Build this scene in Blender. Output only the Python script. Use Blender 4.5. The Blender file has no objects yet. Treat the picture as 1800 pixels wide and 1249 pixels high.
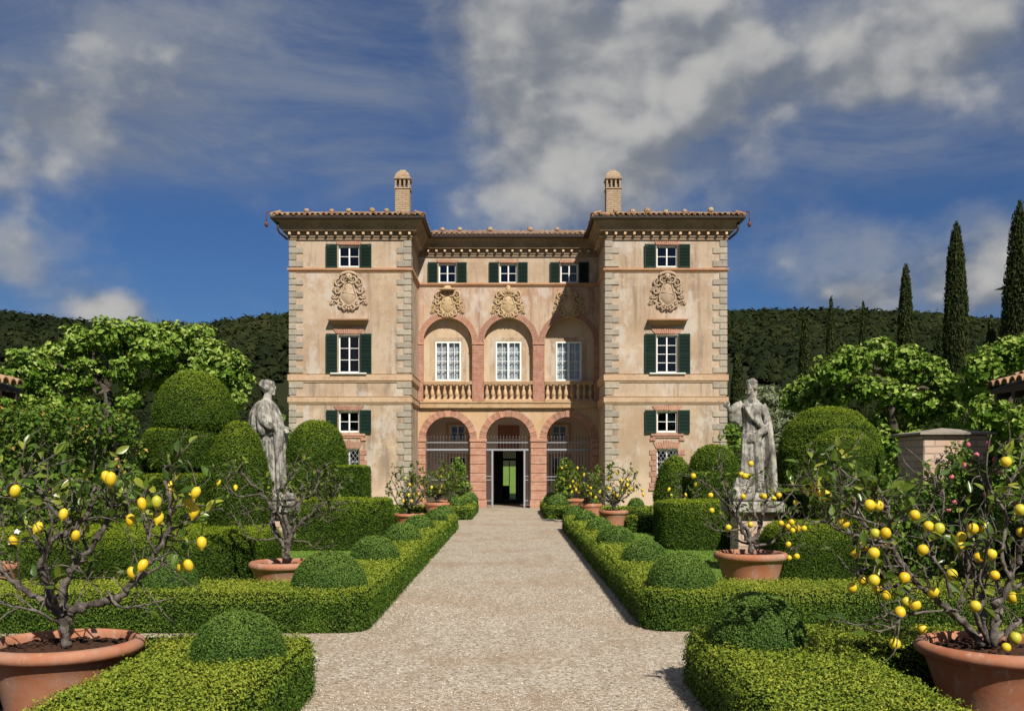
import bpy, bmesh, math, random
import numpy as np
from mathutils import Vector, Matrix

SC = bpy.context.scene
COL = SC.collection
rad = math.radians

# ------------------------------------------------------------------ camera
# eye 1.7 m above the gravel, looking level along +Y; the lens is shifted upward
F_PX, CX_PX, HOR_PX, EYE = 1700.0, 900.0, 820.0, 1.7
cam_d = bpy.data.cameras.new('camera'); cam = bpy.data.objects.new('camera', cam_d); COL.objects.link(cam)
cam.location = (0, 0, EYE); cam.rotation_euler = (rad(90), 0, 0)
cam_d.sensor_width = 36; cam_d.lens = 36 * F_PX / 1800; cam_d.shift_y = (HOR_PX - 624.5) / 1800
cam_d.clip_start = 0.1; cam_d.clip_end = 5000
SC.camera = cam

# ------------------------------------------------------------------ sun + sky
SUN_TRAVEL = Vector((-0.40, 1.0, -1.03)).normalized()
sun_d = bpy.data.lights.new('sun', 'SUN'); sun_d.energy = 5.0; sun_d.angle = rad(0.53); sun_d.color = (1.0, 0.94, 0.84)
sun = bpy.data.objects.new('sun', sun_d); COL.objects.link(sun)
sun.rotation_euler = SUN_TRAVEL.to_track_quat('-Z', 'Y').to_euler(); sun.location = (20, -40, 60)

W = bpy.data.worlds.new('World'); SC.world = W; W.use_nodes = True
SKY_STRENGTH = 0.05
SKY_TINT = (0.40, 0.635, 1.0)
# where the photograph's clouds stand: direction (as a pixel), spread, weight
BLOBS = [(960,110,110,140,.85),(1090,50,150,120,.72),(1010,250,140,90,.55),(1200,190,120,80,.42),(1250,60,90,90,.45),(1340,150,60,70,.50),
         (1560,80,130,65,.74),(1690,25,60,50,.70),(1470,140,70,45,.38),(1090,340,220,70,.30),(1380,310,240,80,.24),(900,330,150,60,.26),
         (5,235,120,90,.84),(170,220,110,80,.30),(10,430,55,75,.68),(90,505,75,42,.36),(185,548,45,24,.66),
         (1520,522,54,24,.60),(1725,497,62,52,.58),(1765,440,46,45,.46),(1520,405,36,16,.22)]
def build_sky():
    nt = W.node_tree; nt.nodes.clear(); L = nt.links.new
    def nd(t, **k):
        n = nt.nodes.new(t)
        for a, v in k.items(): setattr(n, a, v)
        return n
    def val(sock, v):
        if hasattr(v, 'is_linked'): L(v, sock)
        else: sock.default_value = v
    def math_(op, a, b=0.0, c=None, clamp=False):
        n = nd('ShaderNodeMath', operation=op, use_clamp=clamp); val(n.inputs[0], a); val(n.inputs[1], b)
        if c is not None: val(n.inputs[2], c)
        return n.outputs[0]
    def vec(op, a, b=None):
        n = nd('ShaderNodeVectorMath', operation=op); val(n.inputs[0], a)
        if b is not None: val(n.inputs[1], b)
        return n
    def sstep(x, lo, hi):
        n = nd('ShaderNodeMapRange', interpolation_type='SMOOTHSTEP'); val(n.inputs[0], x)
        n.inputs[1].default_value = lo; n.inputs[2].default_value = hi; return n.outputs[0]
    def mix(f, a, b):
        n = nd('ShaderNodeMix', data_type='RGBA'); val(n.inputs[0], f); val(n.inputs[6], a); val(n.inputs[7], b); return n.outputs[2]
    d = nd('ShaderNodeTexCoord').outputs['Generated']
    sky = nd('ShaderNodeTexSky', sky_type='NISHITA', sun_disc=False, air_density=1.0, dust_density=0.6, ozone_density=2.2)
    s = -SUN_TRAVEL
    sky.sun_elevation = math.asin(s.z); sky.sun_rotation = math.atan2(s.x, s.y)
    skyc = nd('ShaderNodeMix', data_type='RGBA', blend_type='MULTIPLY'); skyc.inputs[0].default_value = 1
    L(sky.outputs[0], skyc.inputs[6]); skyc.inputs[7].default_value = SKY_TINT + (1,)
    def noise(v, scale, detail, rough, dist=0.0):
        n = nd('ShaderNodeTexNoise'); L(v, n.inputs['Vector']); n.inputs['Scale'].default_value = scale
        n.inputs['Detail'].default_value = detail; n.inputs['Roughness'].default_value = rough; n.inputs['Distortion'].default_value = dist
        return n.outputs[0]
    dz = vec('MULTIPLY', d, (1, 1, 1.35)).outputs[0]
    n1 = noise(dz, 4.2, 9, 0.52, 0.10)
    off = vec('ADD', dz, (-0.020, -0.005, 0.034)).outputs[0]
    n2 = noise(off, 4.2, 9, 0.52, 0.10)
    nf = noise(dz, 13.0, 8, 0.60, 0.25)
    def billow(v, scale):                      # rounded cauliflower lumps
        n = nd('ShaderNodeTexVoronoi', feature='F1'); L(v, n.inputs['Vector']); n.inputs['Scale'].default_value = scale
        n.inputs['Detail'].default_value = 2.0; n.inputs['Roughness'].default_value = 0.55
        return math_('SUBTRACT', 0.62, n.outputs['Distance'])
    wn = nd('ShaderNodeTexNoise'); L(dz, wn.inputs['Vector']); wn.inputs['Scale'].default_value = 7.0; wn.inputs['Detail'].default_value = 5
    wsub = vec('SUBTRACT', wn.outputs[1], (0.5, 0.5, 0.5)).outputs[0]; wmul = vec('MULTIPLY', wsub, (0.10, 0.10, 0.10)).outputs[0]
    dw = vec('ADD', dz, wmul).outputs[0]; dwo = vec('ADD', dw, (-0.012, -0.004, 0.022)).outputs[0]
    b1 = billow(dw, 9.0); b2 = billow(dwo, 9.0)
    blobs = BLOBS
    mask = None
    for px, py, sx, sy, a in blobs:
        c = Vector((px - CX_PX, F_PX, HOR_PX - py)).normalized()
        p = vec('SUBTRACT', d, tuple(c)).outputs[0]
        q = vec('MULTIPLY', p, (F_PX / sx, F_PX / sx, F_PX / sy)).outputs[0]
        dt = vec('DOT_PRODUCT', q, q); e = math_('POWER', 2.2, math_('MULTIPLY', dt.outputs['Value'], -0.62))
        t = math_('MULTIPLY', e, a)
        mask = t if mask is None else math_('MAXIMUM', math_('MULTIPLY_ADD', t, 0.35, mask), t)
    # the rest of the sky (behind and beside the camera) carries the same kind of broken cloud
    back = nd('ShaderNodeSeparateXYZ'); L(d, back.inputs[0])
    elsewhere = math_('MULTIPLY', sstep(back.outputs['Y'], 0.70, 0.35), 0.34)
    mask = math_('ADD', mask, elsewhere)
    shape = math_('ADD', math_('MULTIPLY_ADD', n1, 1.7, -0.85), math_('MULTIPLY_ADD', b1, 0.55, -0.02))
    dens = math_('ADD', mask, shape)
    dd = math_('ADD', dens, math_('MULTIPLY_ADD', nf, 0.26, -0.13))
    alpha = sstep(dd, 0.16, 0.58)
    soft = math_('MULTIPLY', sstep(math_('ADD', mask, math_('ADD', math_('MULTIPLY_ADD', n1, 3.0, -1.5), math_('MULTIPLY_ADD', nf, 0.5, -0.25))), -0.02, 0.85), 0.85)
    rel = math_('ADD', math_('MULTIPLY', math_('SUBTRACT', n1, n2), 3.0), math_('MULTIPLY', math_('SUBTRACT', b1, b2), 0.75))
    lit = sstep(math_('ADD', rel, math_('MULTIPLY_ADD', n1, 0.9, -0.32)), -0.24, 0.66)
    k = 1.0 / SKY_STRENGTH
    ccol = mix(lit, (0.165*k, 0.182*k, 0.212*k, 1), (0.41*k, 0.405*k, 0.395*k, 1))
    # wide milky veils and thin streaked high cloud
    dc = vec('MULTIPLY', d, (1.6, 1.6, 6.0)).outputs[0]
    rot = nd('ShaderNodeVectorRotate', rotation_type='Y_AXIS'); L(dc, rot.inputs[0]); rot.inputs['Angle'].default_value = 0.16
    nc = noise(rot.outputs[0], 2.6, 10, 0.66, 0.5)
    nb = noise(d, 2.6, 5, 0.55, 0.2)
    sep = nd('ShaderNodeSeparateXYZ'); L(d, sep.inputs[0])
    band = sstep(sep.outputs['Z'], 0.235, 0.30)
    ci = math_('MULTIPLY', math_('MULTIPLY_ADD', sstep(nc, 0.30, 0.78), 0.85, 0.12), sstep(nb, 0.26, 0.56))
    ci = math_('MULTIPLY', ci, band)
    base = mix(math_('MULTIPLY', ci, 0.92), skyc.outputs[2], (0.175*k, 0.205*k, 0.265*k, 1))
    base = mix(soft, base, mix(sstep(math_('MULTIPLY_ADD', math_('SUBTRACT', n1, n2), 2.5, nf), 0.30, 0.75), (0.135*k, 0.158*k, 0.20*k, 1), (0.26*k, 0.272*k, 0.29*k, 1)))
    out = mix(math_('MULTIPLY', alpha, 0.92), base, ccol)
    bg = nd('ShaderNodeBackground'); L(out, bg.inputs[0]); bg.inputs[1].default_value = SKY_STRENGTH
    L(bg.outputs[0], nd('ShaderNodeOutputWorld').inputs[0])
    W.cycles.sampling_method = 'MANUAL'; W.cycles.sample_map_resolution = 256
build_sky()

SC.view_settings.view_transform = 'Standard'; SC.view_settings.look = 'None'
SC.view_settings.exposure = 0.26; SC.view_settings.gamma = 1.0; SC.view_settings.use_curve_mapping = False
SC.render.engine = 'CYCLES'
SC.cycles.use_denoising = True
SC.cycles.max_bounces = 8; SC.cycles.diffuse_bounces = 3; SC.cycles.glossy_bounces = 3
SC.cycles.transparent_max_bounces = 8; SC.cycles.transmission_bounces = 4
SC.cycles.sample_clamp_indirect = 4.0
SC.cycles.caustics_reflective = False; SC.cycles.caustics_refractive = False

def at(px, py, Y):
    """world point at distance Y that the photograph shows at pixel (px, py)"""
    return Vector(((px - CX_PX) * Y / F_PX, Y, EYE - (py - HOR_PX) * Y / F_PX))

# ------------------------------------------------------------------ mesh helpers
class MB:
    """collects shapes for ONE mesh object"""
    def __init__(s): s.V = []; s.F = []; s.n = 0; s.T = []; s.anyt = False
    def add(s, V, F, mat=0, smooth=False, tint=None):
        V = np.asarray(V, dtype=np.float32).reshape(-1, 3)
        if len(V) == 0: return s
        groups = {}
        if isinstance(F, np.ndarray): s.F.append((F.astype(np.int32) + s.n, mat, smooth))
        else:
            for f in F: groups.setdefault(len(f), []).append(f)
            for k, fs in groups.items(): s.F.append((np.asarray(fs, dtype=np.int32) + s.n, mat, smooth))
        s.V.append(V); s.n += len(V)
        if tint is None: t = np.full(len(V), 0.5, dtype=np.float32)
        else: t = np.broadcast_to(np.asarray(tint, dtype=np.float32), (len(V),)).astype(np.float32); s.anyt = True
        s.T.append(t); return s
    def box(s, x0, x1, y0, y1, z0, z1, mat=0):
        return s.add(*box(x0, x1, y0, y1, z0, z1), mat=mat)
    def cbox(s, x0, x1, y0, y1, z0, z1, c=0.01, mat=0):
        return s.add(*cbox(x0, x1, y0, y1, z0, z1, c), mat=mat)
    def mesh(s, name, mats):
        me = bpy.data.meshes.new(name)
        V = np.concatenate(s.V); me.vertices.add(len(V)); me.vertices.foreach_set('co', V.ravel())
        li = np.concatenate([f.ravel() for f, _, _ in s.F]); tot = np.concatenate([np.full(len(f), f.shape[1], np.int32) for f, _, _ in s.F])
        st = np.concatenate([[0], np.cumsum(tot)[:-1]]).astype(np.int32)
        me.loops.add(len(li)); me.loops.foreach_set('vertex_index', li)
        me.polygons.add(len(tot)); me.polygons.foreach_set('loop_start', st); me.polygons.foreach_set('loop_total', tot)
        me.polygons.foreach_set('material_index', np.concatenate([np.full(len(f), m, np.int32) for f, m, _ in s.F]))
        me.polygons.foreach_set('use_smooth', np.concatenate([np.full(len(f), sm, bool) for f, _, sm in s.F]))
        if s.anyt:
            a = me.attributes.new('tint', 'FLOAT', 'POINT'); a.data.foreach_set('value', np.concatenate(s.T))
        for m in (mats if isinstance(mats, (list, tuple)) else [mats]): me.materials.append(m)
        me.update(calc_edges=True)
        return me
    def build(s, name, mats, parent=None, loc=None, rot=None):
        return link(name, s.mesh(name, mats), parent, loc, rot)

def link(name, data, parent=None, loc=None, rot=None):
    o = bpy.data.objects.new(name, data); COL.objects.link(o)
    if parent is not None: o.parent = parent
    if loc is not None: o.location = loc
    if rot is not None: o.rotation_euler = rot
    return o
def tag(o, label=None, cat=None, group=None, kind=None):
    if label: o['label'] = label
    if cat: o['category'] = cat
    if group: o['group'] = group
    if kind: o['kind'] = kind
    return o
def thing(name, label, cat, loc=(0, 0, 0), group=None, rotz=0.0):
    o = link(name, None, None, loc, (0, 0, rotz)); o.empty_display_size = 0.2
    return tag(o, label, cat, group)

BOXF = np.array([(0,1,3,2),(4,6,7,5),(0,4,5,1),(2,3,7,6),(0,2,6,4),(1,5,7,3)])
def box(x0, x1, y0, y1, z0, z1):
    V = [(x, y, z) for x in (x0, x1) for y in (y0, y1) for z in (z0, z1)]
    return np.array(V), BOXF
def cbox(x0, x1, y0, y1, z0, z1, c):
    lo = (x0, y0, z0); hi = (x1, y1, z1); V = []; idx = {}
    c = min(c, 0.45*(x1-x0), 0.45*(y1-y0), 0.45*(z1-z0))
    for sx in (0, 1):
        for sy in (0, 1):
            for sz in (0, 1):
                sg = (sx, sy, sz)
                for a in range(3):
                    p = [(hi if sg[i] else lo)[i] for i in range(3)]
                    for i in range(3):
                        if i != a: p[i] += -c if sg[i] else c
                    idx[(sg, a)] = len(V); V.append(p)
    F = []
    def sgn(a, va, b, vb, cc, vc):
        r = [0, 0, 0]; r[a] = va; r[b] = vb; r[cc] = vc; return tuple(r)
    for a in range(3):
        b, e = (a+1) % 3, (a+2) % 3
        for s_ in (0, 1):
            q = [idx[(sgn(a, s_, b, u, e, v), a)] for u, v in ((0,0),(1,0),(1,1),(0,1))]
            F.append(q if s_ else q[::-1])
        for u in (0, 1):
            for v in (0, 1):
                k0 = sgn(a, 0, b, u, e, v); k1 = sgn(a, 1, b, u, e, v)
                F.append([idx[(k0, b)], idx[(k1, b)], idx[(k1, e)], idx[(k0, e)]])
    for sx in (0, 1):
        for sy in (0, 1):
            for sz in (0, 1):
                F.append([idx[((sx, sy, sz), a)] for a in range(3)])
    V = np.array(V, float); ctr = V.mean(0); G = []
    for f in F:
        p = V[f]; nrm = np.cross(p[1]-p[0], p[2]-p[0])
        G.append(f if np.dot(nrm, p.mean(0)-ctr) > 0 else f[::-1])
    return V, G
def lathe(prof, n=32, c=(0, 0, 0), sx=1.0, sy=1.0):
    prof = np.asarray(prof, float); m = len(prof)
    a = np.linspace(0, 2*np.pi, n, endpoint=False)
    V = np.zeros((m, n, 3)); V[:, :, 0] = c[0] + prof[:, :1]*np.cos(a)*sx; V[:, :, 1] = c[1] + prof[:, :1]*np.sin(a)*sy; V[:, :, 2] = c[2] + prof[:, 1:2]
    I = np.arange(m*n).reshape(m, n); J = np.roll(I, -1, 1)
    F = np.stack([I[:-1], J[:-1], J[1:], I[1:]], -1).reshape(-1, 4)
    return V.reshape(-1, 3), F
def tube(pts, radii, n=6, cap=True):
    P = np.asarray(pts, float); m = len(P); R = np.broadcast_to(np.asarray(radii, float), (m,))
    T = np.gradient(P, axis=0); T /= np.linalg.norm(T, axis=1, keepdims=True) + 1e-9
    u = np.cross(T[0], (0.31, 0.17, 0.93)); 
    if np.linalg.norm(u) < 1e-3: u = np.cross(T[0], (1, 0, 0))
    u /= np.linalg.norm(u); V = np.zeros((m, n, 3)); a = np.linspace(0, 2*np.pi, n, endpoint=False)
    for i in range(m):
        u = u - T[i]*np.dot(u, T[i]); u /= np.linalg.norm(u) + 1e-9; w = np.cross(T[i], u)
        V[i] = P[i] + R[i]*(np.cos(a)[:, None]*u + np.sin(a)[:, None]*w)
    I = np.arange(m*n).reshape(m, n); J = np.roll(I, -1, 1)
    F = np.stack([I[:-1], J[:-1], J[1:], I[1:]], -1).reshape(-1, 4)
    F = [list(f) for f in F]
    if cap: F.append(list(I[0][::-1])); F.append(list(I[-1]))
    return V.reshape(-1, 3), F
def smooth_path(pts, k=5):
    """Catmull-Rom through the points"""
    P = np.asarray(pts, float)
    if len(P) < 3: return np.linspace(P[0], P[-1], k+1)
    Q = np.vstack([2*P[0]-P[1], P, 2*P[-1]-P[-2]]); out = []
    for i in range(1, len(Q)-2):
        for t in np.linspace(0, 1, k, endpoint=False):
            a, b, c, d = Q[i-1:i+3]
            out.append(0.5*((2*b) + (c-a)*t + (2*a-5*b+4*c-d)*t*t + (3*b-a-3*c+d)*t**3))
    out.append(P[-1]); return np.array(out)
def lump(P, f, seed=0.0):
    x, y, z = P[..., 0]*f, P[..., 1]*f, P[..., 2]*f
    return (np.sin(x*1.7+y*0.9+seed)+np.sin(y*2.1-z*1.3+seed*1.7+1)+np.sin(z*1.9+x*1.1+seed*.6+2)+0.6*np.sin(3.7*x-2.9*z+seed)+0.6*np.sin(3.3*y+3.9*z+1.3*seed))/3.4
def unit(v): return v/(np.linalg.norm(v, axis=-1, keepdims=True)+1e-9)

def rounded_box(x0, x1, y0, y1, z0, z1, r, res, lumpy=0.012, seed=0.0, rc=0.0):
    """box with rounded upper edges and a slightly uneven clipped surface (five faces, open below)"""
    def grid(n0, n1): return np.meshgrid(np.linspace(0, 1, n0), np.linspace(0, 1, n1), indexing='ij')
    nx, ny, nz = [max(3, int(round(l/res))+1) for l in (x1-x0, y1-y0, z1-z0)]
    V, F, n = [], [], 0
    for ax, s in ((0,0),(0,1),(1,0),(1,1),(2,1)):
        dims = [(ny, nz), (nx, nz), (nx, ny)][ax]; a, b = grid(*dims); p = np.zeros(a.shape + (3,))
        oth = [i for i in range(3) if i != ax]; lo = np.array([x0, y0, z0]); hi = np.array([x1, y1, z1])
        p[..., ax] = hi[ax] if s else lo[ax]
        p[..., oth[0]] = lo[oth[0]] + a*(hi-lo)[oth[0]]; p[..., oth[1]] = lo[oth[1]] + b*(hi-lo)[oth[1]]
        I = np.arange(a.size).reshape(a.shape) + n; q = np.stack([I[:-1,:-1], I[1:,:-1], I[1:,1:], I[:-1,1:]], -1).reshape(-1, 4)
        V.append(p.reshape(-1, 3)); F.append(q); n += a.size
    V = np.concatenate(V); F = np.concatenate(F)
    if rc > 0:                                   # corners rounded in plan
        rc = min(rc, .48*(x1-x0), .48*(y1-y0)); q = np.stack([np.clip(V[:,0], x0+rc, x1-rc), np.clip(V[:,1], y0+rc, y1-rc)], -1); dq = V[:, :2]-q; lq = np.linalg.norm(dq, axis=1, keepdims=True)
        V[:, :2] = q + dq/np.maximum(lq, 1e-6)*np.minimum(lq, rc)
    inner = np.stack([np.clip(V[:,0], x0+r, x1-r), np.clip(V[:,1], y0+r, y1-r), np.minimum(V[:,2], z1-r)], -1)
    d = V - inner; l = np.linalg.norm(d, axis=1, keepdims=True); V = inner + d/np.maximum(l, 1e-6)*np.minimum(l, r)
    nn = unit(V - np.array([(x0+x1)/2, (y0+y1)/2, z0]))
    V = V + nn*(lump(V, 2.6, seed)*lumpy + lump(V, 7.5, seed+3)*lumpy*.45)[:, None]
    return V, F
def topiary_body(prof, c, n=40, lumpy=0.015, seed=0.0, sx=1.0, sy=1.0):
    V, F = lathe(prof, n, c, sx, sy)
    nn = V - np.array([c[0], c[1], c[2]+np.mean([p[1] for p in prof])]); nn = unit(nn)
    return V + nn*(lump(V, 2.2, seed)*lumpy)[:, None], F

def sample(V, F, centre, weight=None, cov=1.0, Lfun=None, aspect=0.62, rng=None, maxn=400000):
    """points on a surface, denser where leaves are smaller"""
    T = np.concatenate([F[:, [0,1,2]], F[:, [0,2,3]]]) if F.shape[1] == 4 else F
    a, b, c = V[T[:,0]], V[T[:,1]], V[T[:,2]]; nr = np.cross(b-a, c-a); ar = np.linalg.norm(nr, axis=1)*0.5
    cen = (a+b+c)/3; L = Lfun(cen); w = ar/(L*L)*cov/(0.5*aspect)
    if weight is not None: w = w*weight(cen)
    N = int(min(maxn, w.sum())); 
    if N < 1: return None
    i = rng.choice(len(T), N, p=w/w.sum()); r1 = np.sqrt(rng.random(N)); r2 = rng.random(N)
    P = a[i]*(1-r1)[:,None] + b[i]*(r1*(1-r2))[:,None] + c[i]*(r1*r2)[:,None]
    n = unit(nr[i]); flip = np.sum(n*(P-centre), 1) < 0; n[flip] *= -1
    return P, n, L[i]
def leaf_tris(P, N, L, aspect, rng, up=0.3, jit=0.7, along=None, along_w=0.0):
    """small clipped leaves, one triangle each"""
    M = len(P); n = unit(N + np.array([0, 0, up]) + jit*rng.normal(size=(M, 3))); r = rng.normal(size=(M, 3))
    if along is not None: r = r*(1-along_w) + np.asarray(along)*along_w*1.6
    t = unit(r - n*np.sum(r*n, 1, keepdims=True)); b = np.cross(n, t)
    L = (np.broadcast_to(np.asarray(L), (M,))*(0.75+0.6*rng.random(M)))[:, None]; Wd = L*aspect*0.5
    V = np.empty((M, 3, 3), np.float32); V[:,0] = P - t*L*.42 - b*Wd; V[:,1] = P - t*L*.42 + b*Wd; V[:,2] = P + t*L*.58 + n*L*.10
    return V.reshape(-1, 3), np.arange(3*M).reshape(M, 3)
def leaf_quads(P, N, L, aspect, rng, up=0.3, jit=0.7, fold=0.18, along=None, along_w=0.0):
    M = len(P); n = unit(N + np.array([0, 0, up]) + jit*rng.normal(size=(M, 3))); r = rng.normal(size=(M, 3))
    if along is not None: r = r*(1-along_w) + np.asarray(along)*along_w*1.6
    t = unit(r - n*np.sum(r*n, 1, keepdims=True)); b = np.cross(n, t); L = np.broadcast_to(np.asarray(L), (M,))
    L = (L*(0.7+0.6*rng.random(M)))[:, None]; Wd = L*aspect*0.5
    V = np.empty((M, 4, 3), np.float32)
    V[:,0] = P - t*L*0.5; V[:,2] = P + t*L*0.5; V[:,1] = P + b*Wd + n*Wd*fold*2 - t*L*0.06; V[:,3] = P - b*Wd + n*Wd*fold*2 - t*L*0.06
    return V.reshape(-1, 3), np.arange(4*M).reshape(M, 4)
# ------------------------------------------------------------------ materials
class Mat:
    def __init__(s, name, rough=0.8, spec=0.3):
        s.m = bpy.data.materials.new(name); s.m.use_nodes = True; s.nt = s.m.node_tree
        s.b = s.nt.nodes['Principled BSDF']; s.out = s.nt.nodes['Material Output']
        s.b.inputs['Roughness'].default_value = rough; s.b.inputs['Specular IOR Level'].default_value = spec
        s._co = None
    def nd(s, t, **k):
        n = s.nt.nodes.new(t)
        for a, v in k.items(): setattr(n, a, v)
        return n
    def set(s, sock, v):
        if hasattr(v, 'is_linked'): s.nt.links.new(v, sock)
        elif isinstance(v, tuple) and len(v) == 3 and sock.type == 'RGBA': sock.default_value = v + (1,)
        else: sock.default_value = v
    def co(s):
        if s._co is None: s._co = s.nd('ShaderNodeNewGeometry')
        return s._co.outputs['Position']
    def map(s, v, scale=(1,1,1), loc=(0,0,0), rot=(0,0,0)):
        n = s.nd('ShaderNodeMapping'); s.set(n.inputs[0], v); n.inputs['Scale'].default_value = scale
        n.inputs['Location'].default_value = loc; n.inputs['Rotation'].default_value = rot; return n.outputs[0]
    def noise(s, scale, detail=4, rough=0.55, v=None, dist=0.0, col=False):
        n = s.nd('ShaderNodeTexNoise'); s.set(n.inputs['Vector'], v if v is not None else s.co())
        n.inputs['Scale'].default_value = scale; n.inputs['Detail'].default_value = detail
        n.inputs['Roughness'].default_value = rough; n.inputs['Distortion'].default_value = dist
        return n.outputs[1 if col else 0]
    def step(s, x, lo, hi):
        n = s.nd('ShaderNodeMapRange', interpolation_type='SMOOTHSTEP'); s.set(n.inputs[0], x)
        n.inputs[1].default_value = lo; n.inputs[2].default_value = hi; return n.outputs[0]
    def mix(s, f, a, b, mode='MIX'):
        n = s.nd('ShaderNodeMix', data_type='RGBA', blend_type=mode); s.set(n.inputs[0], f); s.set(n.inputs[6], a); s.set(n.inputs[7], b); return n.outputs[2]
    def math(s, op, a, b=0.0):
        n = s.nd('ShaderNodeMath', operation=op); s.set(n.inputs[0], a); s.set(n.inputs[1], b); return n.outputs[0]
    def ramp(s, x, stops):
        n = s.nd('ShaderNodeValToRGB'); s.set(n.inputs[0], x); e = n.color_ramp.elements
        while len(e) < len(stops): e.new(0.5)
        for i, (p, c) in enumerate(stops): e[i].position = p; e[i].color = c + (1,)
        return n.outputs[0]
    def bump(s, h, strength=0.4, dist=0.02):
        n = s.nd('ShaderNodeBump'); s.set(n.inputs['Height'], h); n.inputs['Strength'].default_value = strength; n.inputs['Distance'].default_value = dist
        s.set(s.b.inputs['Normal'], n.outputs[0]); return n
    def color(s, c): s.set(s.b.inputs['Base Color'], c); return s

def m_plaster(name, a, b, stain, stain_amt=0.8, seed=0.0):
    M = Mat(name, 0.9, 0.15); co = M.map(M.co(), loc=(seed, seed*.7, seed*.3))
    big = M.noise(0.55, 5, 0.6, co); mid = M.noise(2.3, 6, 0.65, co); fine = M.noise(18, 4, 0.6, co)
    streak = M.noise(1.0, 5, 0.6, M.map(co, scale=(4.5, 4.5, 0.35)))
    c = M.mix(M.step(big, 0.35, 0.65), a, b)
    c = M.mix(M.math('MULTIPLY', M.step(mid, 0.48, 0.72), 0.55), c, tuple(x*0.80 for x in a))
    c = M.mix(M.math('MULTIPLY', M.step(streak, 0.50, 0.68), stain_amt*0.62), c, stain)
    c = M.mix(M.math('MULTIPLY', M.step(M.noise(0.9, 6, 0.7, M.map(co, loc=(7, 3, 1))), 0.54, 0.68), stain_amt*0.55), c, tuple(x*1.15 for x in b))
    c = M.mix(M.math('MULTIPLY', M.step(M.noise(5.5, 5, 0.75, M.map(co, loc=(2, 9, 4))), 0.62, 0.74), stain_amt*0.8), c, tuple(x*0.72 for x in stain))
    sp = M.nd('ShaderNodeSeparateXYZ'); M.set(sp.inputs[0], co)
    c = M.mix(M.math('MULTIPLY', M.step(M.noise(1.3, 7, 0.72, M.map(co, scale=(1, 1, .6), loc=(4, 4, 9))), 0.50, 0.62), 0.42*stain_amt), c, tuple(0.45*x+0.33 for x in b))
    low = M.math('MULTIPLY', M.step(M.math('ADD', sp.outputs[2], M.math('MULTIPLY', M.noise(1.1, 6, 0.7, co), -2.6)), 0.6, -1.0), 0.7)
    c = M.mix(low, c, (0.62, 0.45, 0.34))
    M.color(c); M.bump(M.math('ADD', M.math('MULTIPLY', mid, 1.6), fine), 0.35, 0.018); return M.m
def m_stone(name, a, b, dark, rough=0.9, scale=3.0, bump=0.5, lich=None):
    M = Mat(name, rough, 0.2); co = M.co(); n1 = M.noise(scale, 7, 0.65, co); n2 = M.noise(scale*5, 5, 0.7, co)
    c = M.mix(M.step(n1, 0.35, 0.65), a, b); c = M.mix(M.math('MULTIPLY', M.step(n2, 0.5, 0.7), 0.7), c, dark)
    if lich: c = M.mix(M.math('MULTIPLY', M.step(M.noise(scale*1.7, 6, 0.7, M.map(co, loc=(5, 2, 8))), 0.58, 0.68), 0.8), c, lich)
    oi = M.nd('ShaderNodeObjectInfo'); c = M.mix(1.0, c, M.ramp(oi.outputs['Random'], [(0, (0.80, 0.80, 0.82)), (1, (1.1, 1.08, 1.04))]), 'MULTIPLY')
    M.color(c); M.bump(M.math('ADD', n1, n2), bump, 0.02); return M.m
def m_brick(name, c1, c2, mortar, bw=0.26, bh=0.062, joint=0.09):
    M = Mat(name, 0.9, 0.15); co = M.co(); sp = M.nd('ShaderNodeSeparateXYZ'); M.set(sp.inputs[0], co)
    cb = M.nd('ShaderNodeCombineXYZ'); M.set(cb.inputs[0], M.math('ADD', sp.outputs[0], sp.outputs[1])); M.set(cb.inputs[1], sp.outputs[2])
    wob = M.noise(9, 2, 0.5, co, col=True); v = M.nd('ShaderNodeVectorMath', operation='MULTIPLY_ADD'); M.set(v.inputs[0], wob); v.inputs[1].default_value = (0.02, 0.012, 0); M.set(v.inputs[2], cb.outputs[0])
    t = M.nd('ShaderNodeTexBrick'); M.set(t.inputs['Vector'], v.outputs[0]); t.inputs['Scale'].default_value = 1.0
    t.inputs['Brick Width'].default_value = bw; t.inputs['Row Height'].default_value = bh; t.inputs['Mortar Size'].default_value = joint*bh
    t.inputs['Mortar Smooth'].default_value = 0.25; t.inputs['Bias'].default_value = -0.1
    M.set(t.inputs['Color1'], c1); M.set(t.inputs['Color2'], c2); M.set(t.inputs['Mortar'], mortar)
    n1 = M.noise(4, 6, 0.65, co); n2 = M.noise(30, 4, 0.6, co)
    c = M.mix(M.math('MULTIPLY', M.step(n1, 0.40, 0.70), 0.55), t.outputs[0], tuple(0.5*(x+y)+0.06 for x, y in zip(c1, mortar)))
    M.color(c); M.bump(M.math('ADD', M.math('MULTIPLY', t.outputs[1], -1.2), M.math('MULTIPLY', n2, 0.7)), 0.6, 0.012); return M.m
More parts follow.
